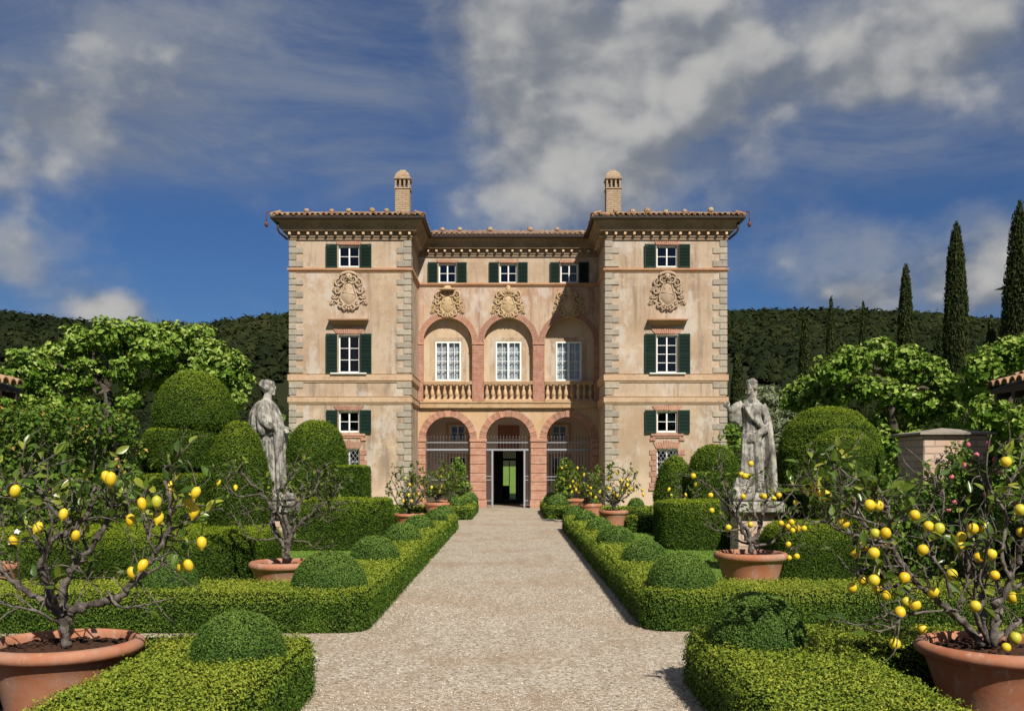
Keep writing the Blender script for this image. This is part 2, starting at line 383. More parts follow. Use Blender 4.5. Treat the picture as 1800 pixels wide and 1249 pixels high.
def m_leaf(name, stops, rough=0.55, spec=0.16, trans=0.28, attr=True, tcol=(0.20, 0.32, 0.04), rough_bump=0.0):
    M = Mat(name, rough, spec)
    if attr:
        at_ = M.nd('ShaderNodeAttribute', attribute_name='tint'); x = at_.outputs['Fac']
    else:
        x = M.nd('ShaderNodeObjectInfo').outputs['Random']
    if rough_bump:                                   # far canopy: foliage relief too small to model
        n_ = M.noise(rough_bump, 6, 0.7); x = M.math('ADD', x, M.math('MULTIPLY', M.math('SUBTRACT', n_, 0.5), 0.9)); M.bump(n_, 1.0, 1.2)
    c = M.ramp(x, stops); M.color(c)
    tr = M.nd('ShaderNodeBsdfTranslucent'); M.set(tr.inputs[0], M.mix(0.55, c, tcol))
    mx = M.nd('ShaderNodeMixShader'); mx.inputs[0].default_value = trans
    M.nt.links.new(M.b.outputs[0], mx.inputs[1]); M.nt.links.new(tr.outputs[0], mx.inputs[2]); M.nt.links.new(mx.outputs[0], M.out.inputs[0]); return M.m
def m_plain(name, c, rough=0.6, spec=0.4, var=0.25, nscale=12, bump=0.0, metal=0.0):
    M = Mat(name, rough, spec); n = M.noise(nscale, 5, 0.6)
    M.color(M.mix(n, tuple(x*(1-var) for x in c), tuple(min(1, x*(1+var)) for x in c))); M.b.inputs['Metallic'].default_value = metal
    if bump: M.bump(n, bump, 0.01)
    return M.m

MT = {}
MT['plaster'] = m_plaster('ochre_plaster', (0.395, 0.280, 0.188), (0.475, 0.370, 0.268), (0.24, 0.185, 0.14), 1.3)
MT['plaster_pink'] = m_plaster('pinkish_plaster', (0.43, 0.275, 0.18), (0.48, 0.365, 0.27), (0.28, 0.16, 0.11), 1.35, 11.0)
MT['plaster_light'] = m_plaster('cream_plaster', (0.49, 0.35, 0.225), (0.54, 0.42, 0.29), (0.39, 0.25, 0.15), 0.9, 5.0)
MT['plaster_orange'] = m_plaster('yellow_ochre_plaster', (0.52, 0.355, 0.20), (0.53, 0.33, 0.195), (0.34, 0.21, 0.13), 0.9, 3.0)
MT['interior'] = m_plain('interior_plaster', (0.70, 0.60, 0.53), 0.9, 0.1, 0.10, 2)
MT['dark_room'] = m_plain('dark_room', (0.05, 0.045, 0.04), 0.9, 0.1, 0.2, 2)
MT['quoin'] = m_stone('grey_quoin_stone', (0.335, 0.295, 0.235), (0.405, 0.355, 0.285), (0.22, 0.195, 0.16), scale=2.5)
MT['band'] = m_stone('string_course_stone', (0.44, 0.295, 0.195), (0.50, 0.36, 0.245), (0.27, 0.20, 0.14), scale=1.6, bump=0.35)
MT['sill_band'] = m_stone('dark_string_course', (0.42, 0.22, 0.12), (0.46, 0.28, 0.17), (0.28, 0.17, 0.11), scale=1.6, bump=0.3)
MT['cornice'] = m_stone('weathered_cornice', (0.235, 0.17, 0.115), (0.33, 0.245, 0.17), (0.14, 0.105, 0.08), scale=1.4, bump=0.4)
MT['modillion'] = m_stone('modillion_plaster', (0.62, 0.42, 0.26), (0.66, 0.50, 0.34), (0.45, 0.30, 0.2), scale=4, bump=0.2)
MT['relief'] = m_stone('carved_relief_stone', (0.45, 0.325, 0.215), (0.53, 0.405, 0.285), (0.30, 0.21, 0.14), scale=5, bump=0.35)
MT['relief_gold'] = m_stone('yellowed_relief_stone', (0.50, 0.345, 0.185), (0.55, 0.42, 0.26), (0.32, 0.205, 0.115), scale=5, bump=0.35)
MT['baluster'] = m_stone('ochre_baluster_stone', (0.53, 0.34, 0.195), (0.57, 0.42, 0.27), (0.38, 0.215, 0.115), scale=4, bump=0.25)
MT['ledge'] = m_stone('lichened_ledge', (0.50, 0.315, 0.175), (0.54, 0.385, 0.235), (0.28, 0.20, 0.11), scale=1.4, bump=0.3, lich=(0.30, 0.27, 0.12))
MT['brick'] = m_brick('red_brick', (0.46, 0.225, 0.15), (0.36, 0.16, 0.105), (0.54, 0.40, 0.29))
MT['brick_dk'] = m_brick('weathered_brick', (0.38, 0.165, 0.11), (0.29, 0.12, 0.08), (0.52, 0.39, 0.29))
MT['brick_pale'] = m_brick('pale_chimney_brick', (0.42, 0.31, 0.195), (0.33, 0.225, 0.135), (0.25, 0.185, 0.13), 0.26, 0.085, 0.14)
MT['brick_rose'] = m_brick('rose_pillar_brick', (0.60, 0.44, 0.345), (0.50, 0.32, 0.23), (0.33, 0.26, 0.20), 0.30, 0.105, 0.13)
MT['voussoir'] = m_stone('brick_voussoir', (0.43, 0.215, 0.145), (0.50, 0.30, 0.215), (0.28, 0.13, 0.09), scale=9, bump=0.4)
MT['capstone'] = m_stone('grey_cap_stone', (0.30, 0.26, 0.205), (0.38, 0.33, 0.265), (0.17, 0.15, 0.125), scale=3)
def _statue():
    M = Mat('weathered_marble', 0.9, 0.15); co = M.co(); big = M.noise(3.2, 6, 0.68, co); mid = M.noise(9, 6, 0.7, M.map(co, scale=(1, 1, .55))); fine = M.noise(45, 5, 0.7, co)
    streak = M.noise(1, 5, 0.65, M.map(co, scale=(16, 16, 2.2)))
    c = M.mix(M.step(big, 0.36, 0.62), (0.22, 0.205, 0.175), (0.46, 0.43, 0.37))
    c = M.mix(M.math('MULTIPLY', M.step(mid, 0.46, 0.60), 0.85), c, (0.075, 0.072, 0.066))
    c = M.mix(M.math('MULTIPLY', M.step(streak, 0.54, 0.66), 0.65), c, (0.58, 0.55, 0.49))
    c = M.mix(M.math('MULTIPLY', M.step(M.noise(6, 5, 0.7, M.map(co, loc=(3, 8, 2))), 0.64, 0.70), 0.6), c, (0.34, 0.20, 0.09))
    M.color(c); M.bump(M.math('ADD', M.math('MULTIPLY', mid, 1.5), fine), 0.9, 0.02); return M.m
MT['statue'] = _statue()
def _tile():
    M = Mat('roof_tile_clay', 0.9, 0.15); at_ = M.nd('ShaderNodeAttribute', attribute_name='tint')
    c = M.ramp(at_.outputs['Fac'], [(0, (0.17, 0.095, 0.06)), (0.35, (0.31, 0.165, 0.095)), (0.7, (0.38, 0.235, 0.14)), (1, (0.40, 0.33, 0.21))])
    c = M.mix(M.math('MULTIPLY', M.step(M.noise(14, 5, 0.7), 0.48, 0.64), 0.75), c, (0.27, 0.235, 0.15)); M.color(c); M.bump(M.noise(30), 0.4, 0.01); return M.m
MT['tile'] = _tile()
MT['gutter'] = m_plain('brown_gutter', (0.045, 0.03, 0.024), 0.55, 0.4, 0.3)
MT['iron'] = m_plain('grey_iron', (0.30, 0.31, 0.34), 0.5, 0.5, 0.2, 20)
MT['iron_dk'] = m_plain('dark_iron', (0.09, 0.085, 0.09), 0.55, 0.4, 0.2, 20)
MT['rust'] = m_plain('rusty_iron', (0.13, 0.05, 0.035), 0.7, 0.3, 0.4, 30)
MT['shutter'] = m_plain('green_shutter_paint', (0.006, 0.024, 0.016), 0.6, 0.25, 0.3, 6)
MT['white'] = m_plain('white_window_paint', (0.78, 0.77, 0.74), 0.5, 0.4, 0.06, 5)
MT['wood_dk'] = m_plain('dark_wood', (0.035, 0.025, 0.02), 0.6, 0.3, 0.3, 8)
MT['panel_red'] = m_plain('dull_red_panel', (0.28, 0.13, 0.09), 0.85, 0.2, 0.25, 5)
MT['floor_tile'] = m_brick('loggia_floor', (0.36, 0.28, 0.21), (0.30, 0.23, 0.17), (0.24, 0.2, 0.16), 0.5, 0.3)
def _glass():
    M = Mat('window_glass', 0.05, 0.5); M.nt.nodes.remove(M.b)
    tr = M.nd('ShaderNodeBsdfTransparent'); tr.inputs[0].default_value = (0.86, 0.88, 0.90, 1)
    gl = M.nd('ShaderNodeBsdfGlossy'); gl.inputs['Roughness'].default_value = 0.03; gl.inputs[0].default_value = (0.9, 0.93, 1, 1)
    lw = M.nd('ShaderNodeLayerWeight'); fz = M.math('MULTIPLY_ADD', M.math('POWER', lw.outputs['Facing'], 4.0), 0.85); fz.node.inputs[2].default_value = 0.05
    bp = M.nd('ShaderNodeBump'); M.set(bp.inputs['Height'], M.noise(3.0, 2, 0.5)); bp.inputs['Strength'].default_value = 0.06; bp.inputs['Distance'].default_value = 0.05
    M.set(gl.inputs['Normal'], bp.outputs[0])
    mx = M.nd('ShaderNodeMixShader'); M.set(mx.inputs[0], fz); M.nt.links.new(tr.outputs[0], mx.inputs[1]); M.nt.links.new(gl.outputs[0], mx.inputs[2])
    M.nt.links.new(mx.outputs[0], M.out.inputs[0]); return M.m
MT['glass'] = _glass()
def _curtain():
    M = Mat('lace_curtain', 0.9, 0.1); v = M.map(M.co(), scale=(9, 9, 9)); w = M.nd('ShaderNodeTexVoronoi'); M.set(w.inputs['Vector'], v); w.inputs['Scale'].default_value = 1.2
    M.color(M.mix(M.step(w.outputs[0], 0.2, 0.5), (0.62, 0.66, 0.66), (0.40, 0.44, 0.46)))
    return M.m
MT['curtain'] = _curtain()
def _terra():
    M = Mat('terracotta', 0.85, 0.2); co = M.co(); n = M.noise(3.5, 6, 0.65, co); f = M.noise(22, 4, 0.65, co)
    c = M.mix(M.step(n, 0.35, 0.68), (0.36, 0.135, 0.068), (0.42, 0.185, 0.105))
    c = M.mix(M.math('MULTIPLY', M.step(M.noise(2.2, 7, 0.7, M.map(co, loc=(3, 1, 6))), 0.46, 0.66), 0.65), c, (0.36, 0.235, 0.18))
    c = M.mix(M.math('MULTIPLY', M.step(M.noise(7, 6, 0.75, M.map(co, loc=(8, 2, 3))), 0.60, 0.75), 0.55), c, (0.27, 0.12, 0.075))
    c = M.mix(M.math('MULTIPLY', M.step(M.noise(1, 6, 0.7, M.map(co, scale=(9, 9, 3))), 0.54, 0.66), 0.5), c, (0.47, 0.37, 0.31)); M.color(c); M.bump(f, 0.25, 0.008); return M.m
MT['terracotta'] = _terra()
MT['soil'] = m_plain('potting_soil', (0.055, 0.028, 0.018), 0.95, 0.1, 0.6, 25, 0.9)
def _bark():
    M = Mat('citrus_bark', 0.85, 0.2); co = M.co(); n = M.noise(16, 6, 0.65, co); n2 = M.noise(60, 4, 0.6, co)
    M.color(M.mix(M.step(n, 0.35, 0.70), (0.052, 0.042, 0.034), (0.205, 0.175, 0.148))); M.bump(M.math('ADD', n, n2), 0.7, 0.012); return M.m
MT['bark'] = _bark()
MT['bark_grey'] = m_plain('grey_bark', (0.085, 0.070, 0.055), 0.9, 0.2, 0.5, 8, 0.8)
def _lemon():
    M = Mat('lemon_peel', 0.42, 0.45); n = M.noise(110, 2, 0.5)
    oi = M.nd('ShaderNodeObjectInfo'); M.color(M.ramp(oi.outputs['Random'], [(0, (0.68, 0.43, 0.012)), (0.6, (0.70, 0.50, 0.022)), (0.9, (0.62, 0.49, 0.03)), (1, (0.42, 0.44, 0.04))]))
    M.bump(n, 0.25, 0.003); return M.m
MT['lemon'] = _lemon()
MT['stalk'] = m_plain('green_stalk', (0.12, 0.17, 0.035), 0.6, 0.3)
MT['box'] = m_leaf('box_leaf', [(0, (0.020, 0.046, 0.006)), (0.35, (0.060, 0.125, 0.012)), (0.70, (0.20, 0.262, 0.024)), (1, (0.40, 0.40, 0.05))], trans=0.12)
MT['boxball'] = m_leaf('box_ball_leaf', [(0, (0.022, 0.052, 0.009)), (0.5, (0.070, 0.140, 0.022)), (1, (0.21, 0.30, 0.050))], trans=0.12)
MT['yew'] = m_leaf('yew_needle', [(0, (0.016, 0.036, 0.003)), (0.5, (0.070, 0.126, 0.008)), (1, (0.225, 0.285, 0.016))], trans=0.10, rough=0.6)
MT['core'] = m_plain('hedge_twigs_with_shade', (0.010, 0.016, 0.004), 0.9, 0.05, 0.4, 20)  # twig tone blackened: the shade between leaves is put into the colour
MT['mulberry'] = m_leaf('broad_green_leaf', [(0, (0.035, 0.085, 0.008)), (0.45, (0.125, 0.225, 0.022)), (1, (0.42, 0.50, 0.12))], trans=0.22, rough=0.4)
MT['shrub'] = m_leaf('shrub_leaf', [(0, (0.035, 0.075, 0.010)), (0.55, (0.105, 0.185, 0.022)), (0.86, (0.15, 0.21, 0.03)), (0.9, (0.42, 0.25, 0.05)), (1, (0.50, 0.32, 0.08))], trans=0.25)
MT['laurel'] = m_leaf('laurel_leaf', [(0, (0.040, 0.085, 0.012)), (0.6, (0.12, 0.21, 0.025)), (1, (0.30, 0.38, 0.06))], trans=0.3)
MT['olive'] = m_leaf('olive_leaf', [(0, (0.08, 0.10, 0.05)), (0.6, (0.18, 0.21, 0.115)), (1, (0.29, 0.32, 0.19))], trans=0.15)
MT['citrus'] = m_leaf('citrus_leaf', [(0, (0.035, 0.080, 0.012)), (0.5, (0.085, 0.150, 0.020)), (0.82, (0.19, 0.25, 0.030)), (1, (0.38, 0.38, 0.05))], trans=0.28, rough=0.32, spec=0.5, attr=False)
MT['citrus_far'] = m_leaf('citrus_foliage', [(0, (0.032, 0.065, 0.010)), (0.5, (0.085, 0.135, 0.018)), (1, (0.26, 0.29, 0.04))], trans=0.26, rough=0.4)
MT['cypress'] = m_leaf('cypress_spray', [(0, (0.012, 0.020, 0.005)), (0.5, (0.026, 0.036, 0.008)), (1, (0.060, 0.068, 0.016))], trans=0.08, rough=0.7, spec=0.15)
MT['forest'] = m_leaf('forest_canopy', [(0, (0.012, 0.018, 0.006)), (0.40, (0.019, 0.028, 0.008)), (0.8, (0.034, 0.043, 0.012)), (1, (0.055, 0.054, 0.018))], trans=0.05, rough=0.8, spec=0.1, rough_bump=0.9)  # cloud shade over the wood is put into these dark leaf colours
MT['forest_far'] = m_leaf('far_forest_canopy', [(0, (0.030, 0.042, 0.042)), (1, (0.050, 0.066, 0.060))], trans=0.05, rough=0.8, spec=0.1)  # bluish tone puts distance haze into the canopy colour
MT['rose'] = m_plain('pink_petal', (0.62, 0.16, 0.20), 0.6, 0.3, 0.3, 9)
MT['hill'] = m_plain('hill_earth', (0.020, 0.024, 0.009), 0.95, 0.1, 0.4, 0.05)
def _gravel():
    M = Mat('pale_gravel', 0.92, 0.15); co = M.co()
    v = M.nd('ShaderNodeTexVoronoi'); M.set(v.inputs['Vector'], co); v.inputs['Scale'].default_value = 62; v.inputs['Randomness'].default_value = 1
    v2 = M.nd('ShaderNodeTexVoronoi'); M.set(v2.inputs['Vector'], co); v2.inputs['Scale'].default_value = 26
    sp = M.nd('ShaderNodeSeparateColor'); M.set(sp.inputs[0], v.outputs['Color'])
    c = M.ramp(sp.outputs[0], [(0, (0.13, 0.102, 0.075)), (0.25, (0.33, 0.265, 0.195)), (0.65, (0.46, 0.385, 0.295)), (0.9, (0.58, 0.50, 0.40)), (1, (0.76, 0.70, 0.60))])
    sp2 = M.nd('ShaderNodeSeparateColor'); M.set(sp2.inputs[0], v2.outputs['Color'])
    c = M.mix(M.math('MULTIPLY', M.step(sp2.outputs[1], 0.80, 0.9), 0.45), c, (0.62, 0.57, 0.49))
    c = M.mix(M.math('MULTIPLY', M.step(M.noise(0.55, 6, 0.65, co), 0.45, 0.64), 0.50), c, (0.34, 0.24, 0.155))
    c = M.mix(M.math('MULTIPLY', M.step(M.noise(1.6, 5, 0.6, M.map(co, scale=(2.2, 0.5, 1))), 0.50, 0.68), 0.42), c, (0.28, 0.205, 0.135))
    M.color(c); M.bump(M.math('ADD', v.outputs['Distance'], M.math('MULTIPLY', v2.outputs['Distance'], 0.6)), 0.75, 0.014).invert = True; return M.m
MT['gravel'] = _gravel()
def _pebble():
    M = Mat('pebble', 0.85, 0.2); at_ = M.nd('ShaderNodeAttribute', attribute_name='tint')
    M.color(M.ramp(at_.outputs['Fac'], [(0, (0.19, 0.142, 0.10)), (0.4, (0.41, 0.325, 0.235)), (0.8, (0.56, 0.47, 0.365)), (1, (0.80, 0.75, 0.66))])); return M.m
MT['pebble'] = _pebble()
def _grass():
    M = Mat('mown_grass', 0.8, 0.2); n = M.noise(1.4, 6, 0.65); f = M.noise(55, 4, 0.7)
    c = M.mix(M.step(n, 0.35, 0.65), (0.115, 0.20, 0.028), (0.165, 0.255, 0.042)); c = M.mix(M.math('MULTIPLY', M.step(f, 0.5, 0.7), 0.6), c, (0.05, 0.10, 0.018))
    M.color(c); M.bump(f, 0.6, 0.02); return M.m
MT['grass'] = _grass()
MT['blade'] = m_leaf('grass_blade', [(0, (0.08, 0.155, 0.022)), (0.6, (0.15, 0.26, 0.04)), (1, (0.24, 0.34, 0.06))], trans=0.3)
MT['earth'] = m_plain('bare_earth', (0.085, 0.065, 0.042), 0.95, 0.1, 0.4, 3, 0.4)
MT['paving'] = m_brick('threshold_stone', (0.40, 0.37, 0.30), (0.34, 0.32, 0.26), (0.24, 0.23, 0.18), 0.9, 0.6, 0.03)
# ------------------------------------------------------------------ the villa
YW = 36.56                                   # front plane of the two wings
RC = 2.95                                    # the middle stands this far behind them
XI, XO, DEEP = 3.69, 8.25, 14.0              # inner / outer edge of a wing, depth of the house
villa = thing('villa', 'ochre stucco villa with two projecting wings, grey quoins and a three-arched loggia', 'villa', (-0.15, YW, 0))
rng = np.random.default_rng(7); random.seed(7)

def wall(mb, x0, x1, z0, z1, y, holes, depth, mat=0, axis='y'):
    xs = sorted({x0, x1, *[h[0] for h in holes], *[h[1] for h in holes]}); zs = sorted({z0, z1, *[h[2] for h in holes], *[h[3] for h in holes]})
    q = lambda a, b, c, d: mb.add([a, b, c, d], [(0, 1, 2, 3)], mat)
    for i in range(len(xs)-1):
        for j in range(len(zs)-1):
            cx, cz = (xs[i]+xs[i+1])/2, (zs[j]+zs[j+1])/2
            if any(h[0] < cx < h[1] and h[2] < cz < h[3] for h in holes): continue
            q((xs[i], y, zs[j]), (xs[i+1], y, zs[j]), (xs[i+1], y, zs[j+1]), (xs[i], y, zs[j+1]))
    for a, b, c, d in holes:
        q((a, y, c), (a, y, d), (a, y+depth, d), (a, y+depth, c)); q((b, y, d), (b, y, c), (b, y+depth, c), (b, y+depth, d))
        q((a, y, d), (b, y, d), (b, y+depth, d), (a, y+depth, d)); q((a, y+depth, c), (b, y+depth, c), (b, y, c), (a, y, c))
def arch_wall(mb, x0, x1, z0, z1, cx, r, zs, y, depth, mat=0, sill=None, rmat=None, n=24):
    q = lambda a, b, c, d, m=mat: mb.add([a, b, c, d], [(0, 1, 2, 3)], m); rmat = mat if rmat is None else rmat
    L, R = cx-r, cx+r
    for a, b in ((x0, L), (R, x1)):
        if b-a > 1e-4: q((a, y, z0), (b, y, z0), (b, y, zs), (a, y, zs)); q((a, y, zs), (b, y, zs), (b, y, z1), (a, y, z1))
    bz = z0 if sill is None else sill
    if sill is not None: q((L, y, z0), (R, y, z0), (R, y, sill), (L, y, sill)); q((L, y+depth, sill), (R, y+depth, sill), (R, y, sill), (L, y, sill), rmat)
    q((L, y, bz), (L, y, zs), (L, y+depth, zs), (L, y+depth, bz), rmat); q((R, y, zs), (R, y, bz), (R, y+depth, bz), (R, y+depth, zs), rmat)
    t = np.linspace(math.pi, 0, n+1)
    for a, b in zip(t[:-1], t[1:]):
        xa, za, xb, zb = cx+r*math.cos(a), zs+r*math.sin(a), cx+r*math.cos(b), zs+r*math.sin(b)
        q((xa, y, za), (xb, y, zb), (xb, y, z1), (xa, y, z1)); q((xa, y+depth, za), (xb, y+depth, zb), (xb, y, zb), (xa, y, za), rmat)
def sweep(mb, path, prof, mat=0):
    P = np.array(path, float); d = unit(P[1:]-P[:-1]); nrm = np.stack([d[:,1], -d[:,0]], 1); off = []
    for i in range(len(P)):
        if i == 0: off.append(nrm[0])
        elif i == len(P)-1: off.append(nrm[-1])
        else: off.append((nrm[i-1]+nrm[i])/(1+np.dot(nrm[i-1], nrm[i])))
    off = np.array(off); V = np.array([[(P[i,0]+off[i,0]*o, P[i,1]+off[i,1]*o, z) for o, z in prof] for i in range(len(P))])
    m, k = V.shape[:2]; I = np.arange(m*k).reshape(m, k)
    mb.add(V.reshape(-1, 3), np.stack([I[:-1,:-1], I[1:,:-1], I[1:,1:], I[:-1,1:]], -1).reshape(-1, 4), mat)
FRONT = [(-XO, DEEP), (-XO, 0), (-XI, 0), (-XI, RC), (XI, RC), (XI, 0), (XO, 0), (XO, DEEP)]

WCX = 6.015                                   # centre line of the wing windows (right wing)
W_LOW  = (WCX-.39, WCX+.39, 1.00, 2.36)
W_MEZ  = (WCX-.39, WCX+.39, 3.00, 3.80)
W_MAIN = (WCX-.40, WCX+.40, 5.24, 6.68)
W_TOP  = (WCX-.40, WCX+.40, 9.24, 10.06)
mir = lambda h: (-h[1], -h[0], h[2], h[3])
BAY = 2.47; ATT = (-2.49, 0.0, 2.49)

mb = MB()
for s in (1, -1):
    hs = [W_LOW, W_MEZ, W_MAIN, W_TOP]; hs = hs if s > 0 else [mir(h) for h in hs]
    mb = MB(); wall(mb, *((XI, XO) if s > 0 else (-XO, -XI)), -0.1, 10.6, 0.0, hs, 0.20)
    x = s*XI; mb.add([(x, 0, -.1), (x, RC, -.1), (x, RC, 10.6), (x, 0, 10.6)], [(0,1,2,3)])
    x = s*XO; mb.add([(x, 0, -.1), (x, DEEP, -.1), (x, DEEP, 10.6), (x, 0, 10.6)], [(0,1,2,3)])
    mb.build('wall', MT['plaster'], villa)
mb = MB()                                     # rear wall with the garden door
wall(mb, -XO, XO, -.1, 10.6, DEEP, [(-.36, .40, 0.02, 2.55)], 0.35)
mb.build('rear_wall', MT['plaster'], villa)
mb = MB()                                     # attic of the middle part
wall(mb, -XI, XI, 9.02, 10.6, RC, [(c-.36, c+.36, 9.20, 10.0) for c in ATT], 0.20)
mb.build('attic_wall', MT['plaster'], villa)
mb = MB(); e = [-XI, -BAY/2, BAY/2, XI]
for i, c in enumerate((-2.48, 0, 2.48)):
    arch_wall(mb, e[i], e[i+1], 4.30, 9.02, c, 1.0, 6.78, RC, 0.30, 0, sill=4.42, rmat=1)
mb.build('arcade_wall', [MT['plaster_pink'], MT['plaster_light']], villa)
mb = MB()                                     # back of the blind arches, with the balcony windows
wall(mb, -XI, XI, 4.2, 8.2, RC+.30, [(c-.53, c+.53, 5.22, 6.84) for c in (-2.48, 0, 2.48)], 0.12)
mb.build('niche_wall', MT['plaster_light'], villa)
for c in (-2.48, 0, 2.48):                    # faint painted surrounds of the balcony windows
    mb = MB()
    for a, b, u, v in ((c-.75, c-.56, 5.22, 7.02), (c+.56, c+.75, 5.22, 7.02), (c-.56, c+.56, 6.88, 7.02)):
        mb.box(a, b, RC+.292, RC+.31, u, v)
    mb.build('painted_surround', MT['plaster'], villa)
mb = MB()
for i, c in enumerate((-2.47, 0, 2.47)):
    arch_wall(mb, e[i], e[i+1], -0.1, 4.2, c, .91, 2.84, RC, 0.55, 0, rmat=1)
mb.build('loggia_wall', [MT['plaster_orange'], MT['brick']], villa)

# loggia interior and the passage through the house
mb = MB(); LB = RC+3.6
wall(mb, -XI, XI, 0, 4.2, LB, [(-.66, .66, 0.02, 2.46), (-2.60, -1.95, 2.85, 3.55), (1.95, 2.60, 2.85, 3.55), (-2.65, -1.90, 0.95, 2.15), (1.90, 2.65, 0.95, 2.15)], 0.22)
mb.box(-XI, XI, RC+.55, LB, 4.0, 4.15)
for s in (-1, 1): mb.add([(s*(XI-.02), RC+.5, 0), (s*(XI-.02), LB, 0), (s*(XI-.02), LB, 4.1), (s*(XI-.02), RC+.5, 4.1)], [(0,1,2,3)])
for c in (-1.235, 1.235): mb.box(c-.325, c+.325, RC+.55, RC+.57, 0, 4.0)
mb.build('loggia_interior', MT['interior'], villa)
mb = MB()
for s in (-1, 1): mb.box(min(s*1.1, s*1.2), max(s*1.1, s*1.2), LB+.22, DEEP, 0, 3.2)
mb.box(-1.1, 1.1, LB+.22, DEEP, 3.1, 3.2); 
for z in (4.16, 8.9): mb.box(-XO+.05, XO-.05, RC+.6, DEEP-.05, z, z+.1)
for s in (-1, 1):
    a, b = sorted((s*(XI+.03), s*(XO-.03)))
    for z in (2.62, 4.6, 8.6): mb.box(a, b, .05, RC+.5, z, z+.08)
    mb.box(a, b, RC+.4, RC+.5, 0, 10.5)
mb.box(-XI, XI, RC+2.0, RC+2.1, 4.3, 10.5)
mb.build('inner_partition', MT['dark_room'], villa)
MB().box(-XI, XI, RC-.12, DEEP+.05, -0.10, 0.022).build('loggia_floor', MT['floor_tile'], villa)
mb = MB(); mb.box(-2.2, 2.2, RC-1.15, RC-.12, -0.1, 0.016); mb.build('threshold', MT['paving'], villa)

# --- string courses, cornice, gutter: swept round the whole front
mb = MB()
for z0, z1 in ((4.12, 4.35), (4.94, 5.20)):
    path = FRONT if z0 < 4.5 else None
    prof = [(0, z0-.05), (.035, z0-.05), (.045, z0), (.075, z0+.02), (.075, z1-.02), (.095, z1), (0, z1+.01)]
    if path: sweep(mb, path, prof)
    else:
        sweep(mb, FRONT[:4], prof); sweep(mb, FRONT[4:], prof)
mb.build('string_course', MT['band'], villa)
mb = MB(); sweep(mb, FRONT, [(0, 9.04), (.03, 9.05), (.05, 9.10), (.085, 9.12), (.085, 9.19), (0, 9.21)]); mb.build('string_course', MT['sill_band'], villa)
mb = MB(); mb.box(-XI+.09, XI-.09, RC-.16, RC+.02, 4.10, 4.36); mb.box(-XI+.09, XI-.09, RC-.20, RC-.16, 4.30, 4.36); mb.build('balcony_ledge', MT['ledge'], villa)
mb = MB(); sweep(mb, FRONT, [(0,10.26),(.05,10.26),(.05,10.34),(.085,10.36),(.085,10.55),(.25,10.57),(.25,10.63),(.29,10.65),(.29,10.71),(.32,10.72),(.34,10.78),(.40,10.87),(.46,10.91),(.46,10.95),(.0,10.97)])
mb.build('cornice', MT['cornice'], villa)
mb = MB(); sweep(mb, FRONT, [(.44,10.955),(.47,10.92),(.52,10.90),(.575,10.915),(.605,10.96),(.610,11.03),(.595,11.03),(.58,10.97),(.52,10.93),(.46,10.97)])
mb.build('gutter', MT['gutter'], villa)
mod = cbox(-.046, .046, -.215, -.02, 10.43, 10.52, .010); mod_me = MB().add(*mod).mesh('modillion', MT['modillion'])
for s in (-1, 1):
    for k in range(14): link('modillion', mod_me, villa, (s*(XI+.02+ (k+.0)*.347), 0, 0))
    for k in range(7): link('modillion', mod_me, villa, (s*XI, .35+.36*k, 0), (0, 0, s*rad(-90)))
for k in range(20): link('modillion', mod_me, villa, (-3.27+k*.344, RC, 0))

# --- quoins
def qmesh(w, d): return MB().cbox(0, w, 0, d, 0.008, .224, .014).mesh('quoin', MT['quoin'])
q_long, q_short = qmesh(.545, .30), qmesh(.285, .54)
qrows = [(0.02, 4.05), (4.40, 4.92), (5.24, 9.03), (9.24, 10.25)]
for z0, z1 in qrows:
    n = int(round((z1-z0)/.2315)); st = (z1-z0)/n
    for k in range(n):
        z = z0+k*st; lng = (k % 2 == (0 if z0 > 5 else 1)); me = q_long if lng else q_short; j = random.uniform(-.006, .006)
        for s in (-1, 1):
            for edge in (XI, XO):
                left = (s*edge) if (s > 0) == (edge == XI) else None
                o = link('quoin', me, villa); o.scale = (1, 1, st/.2315)
                if left is not None: o.location = (s*edge-.035, -.035+j, z)
                else: o.location = (s*edge+.035, -.035+j, z); o.scale[0] = -1

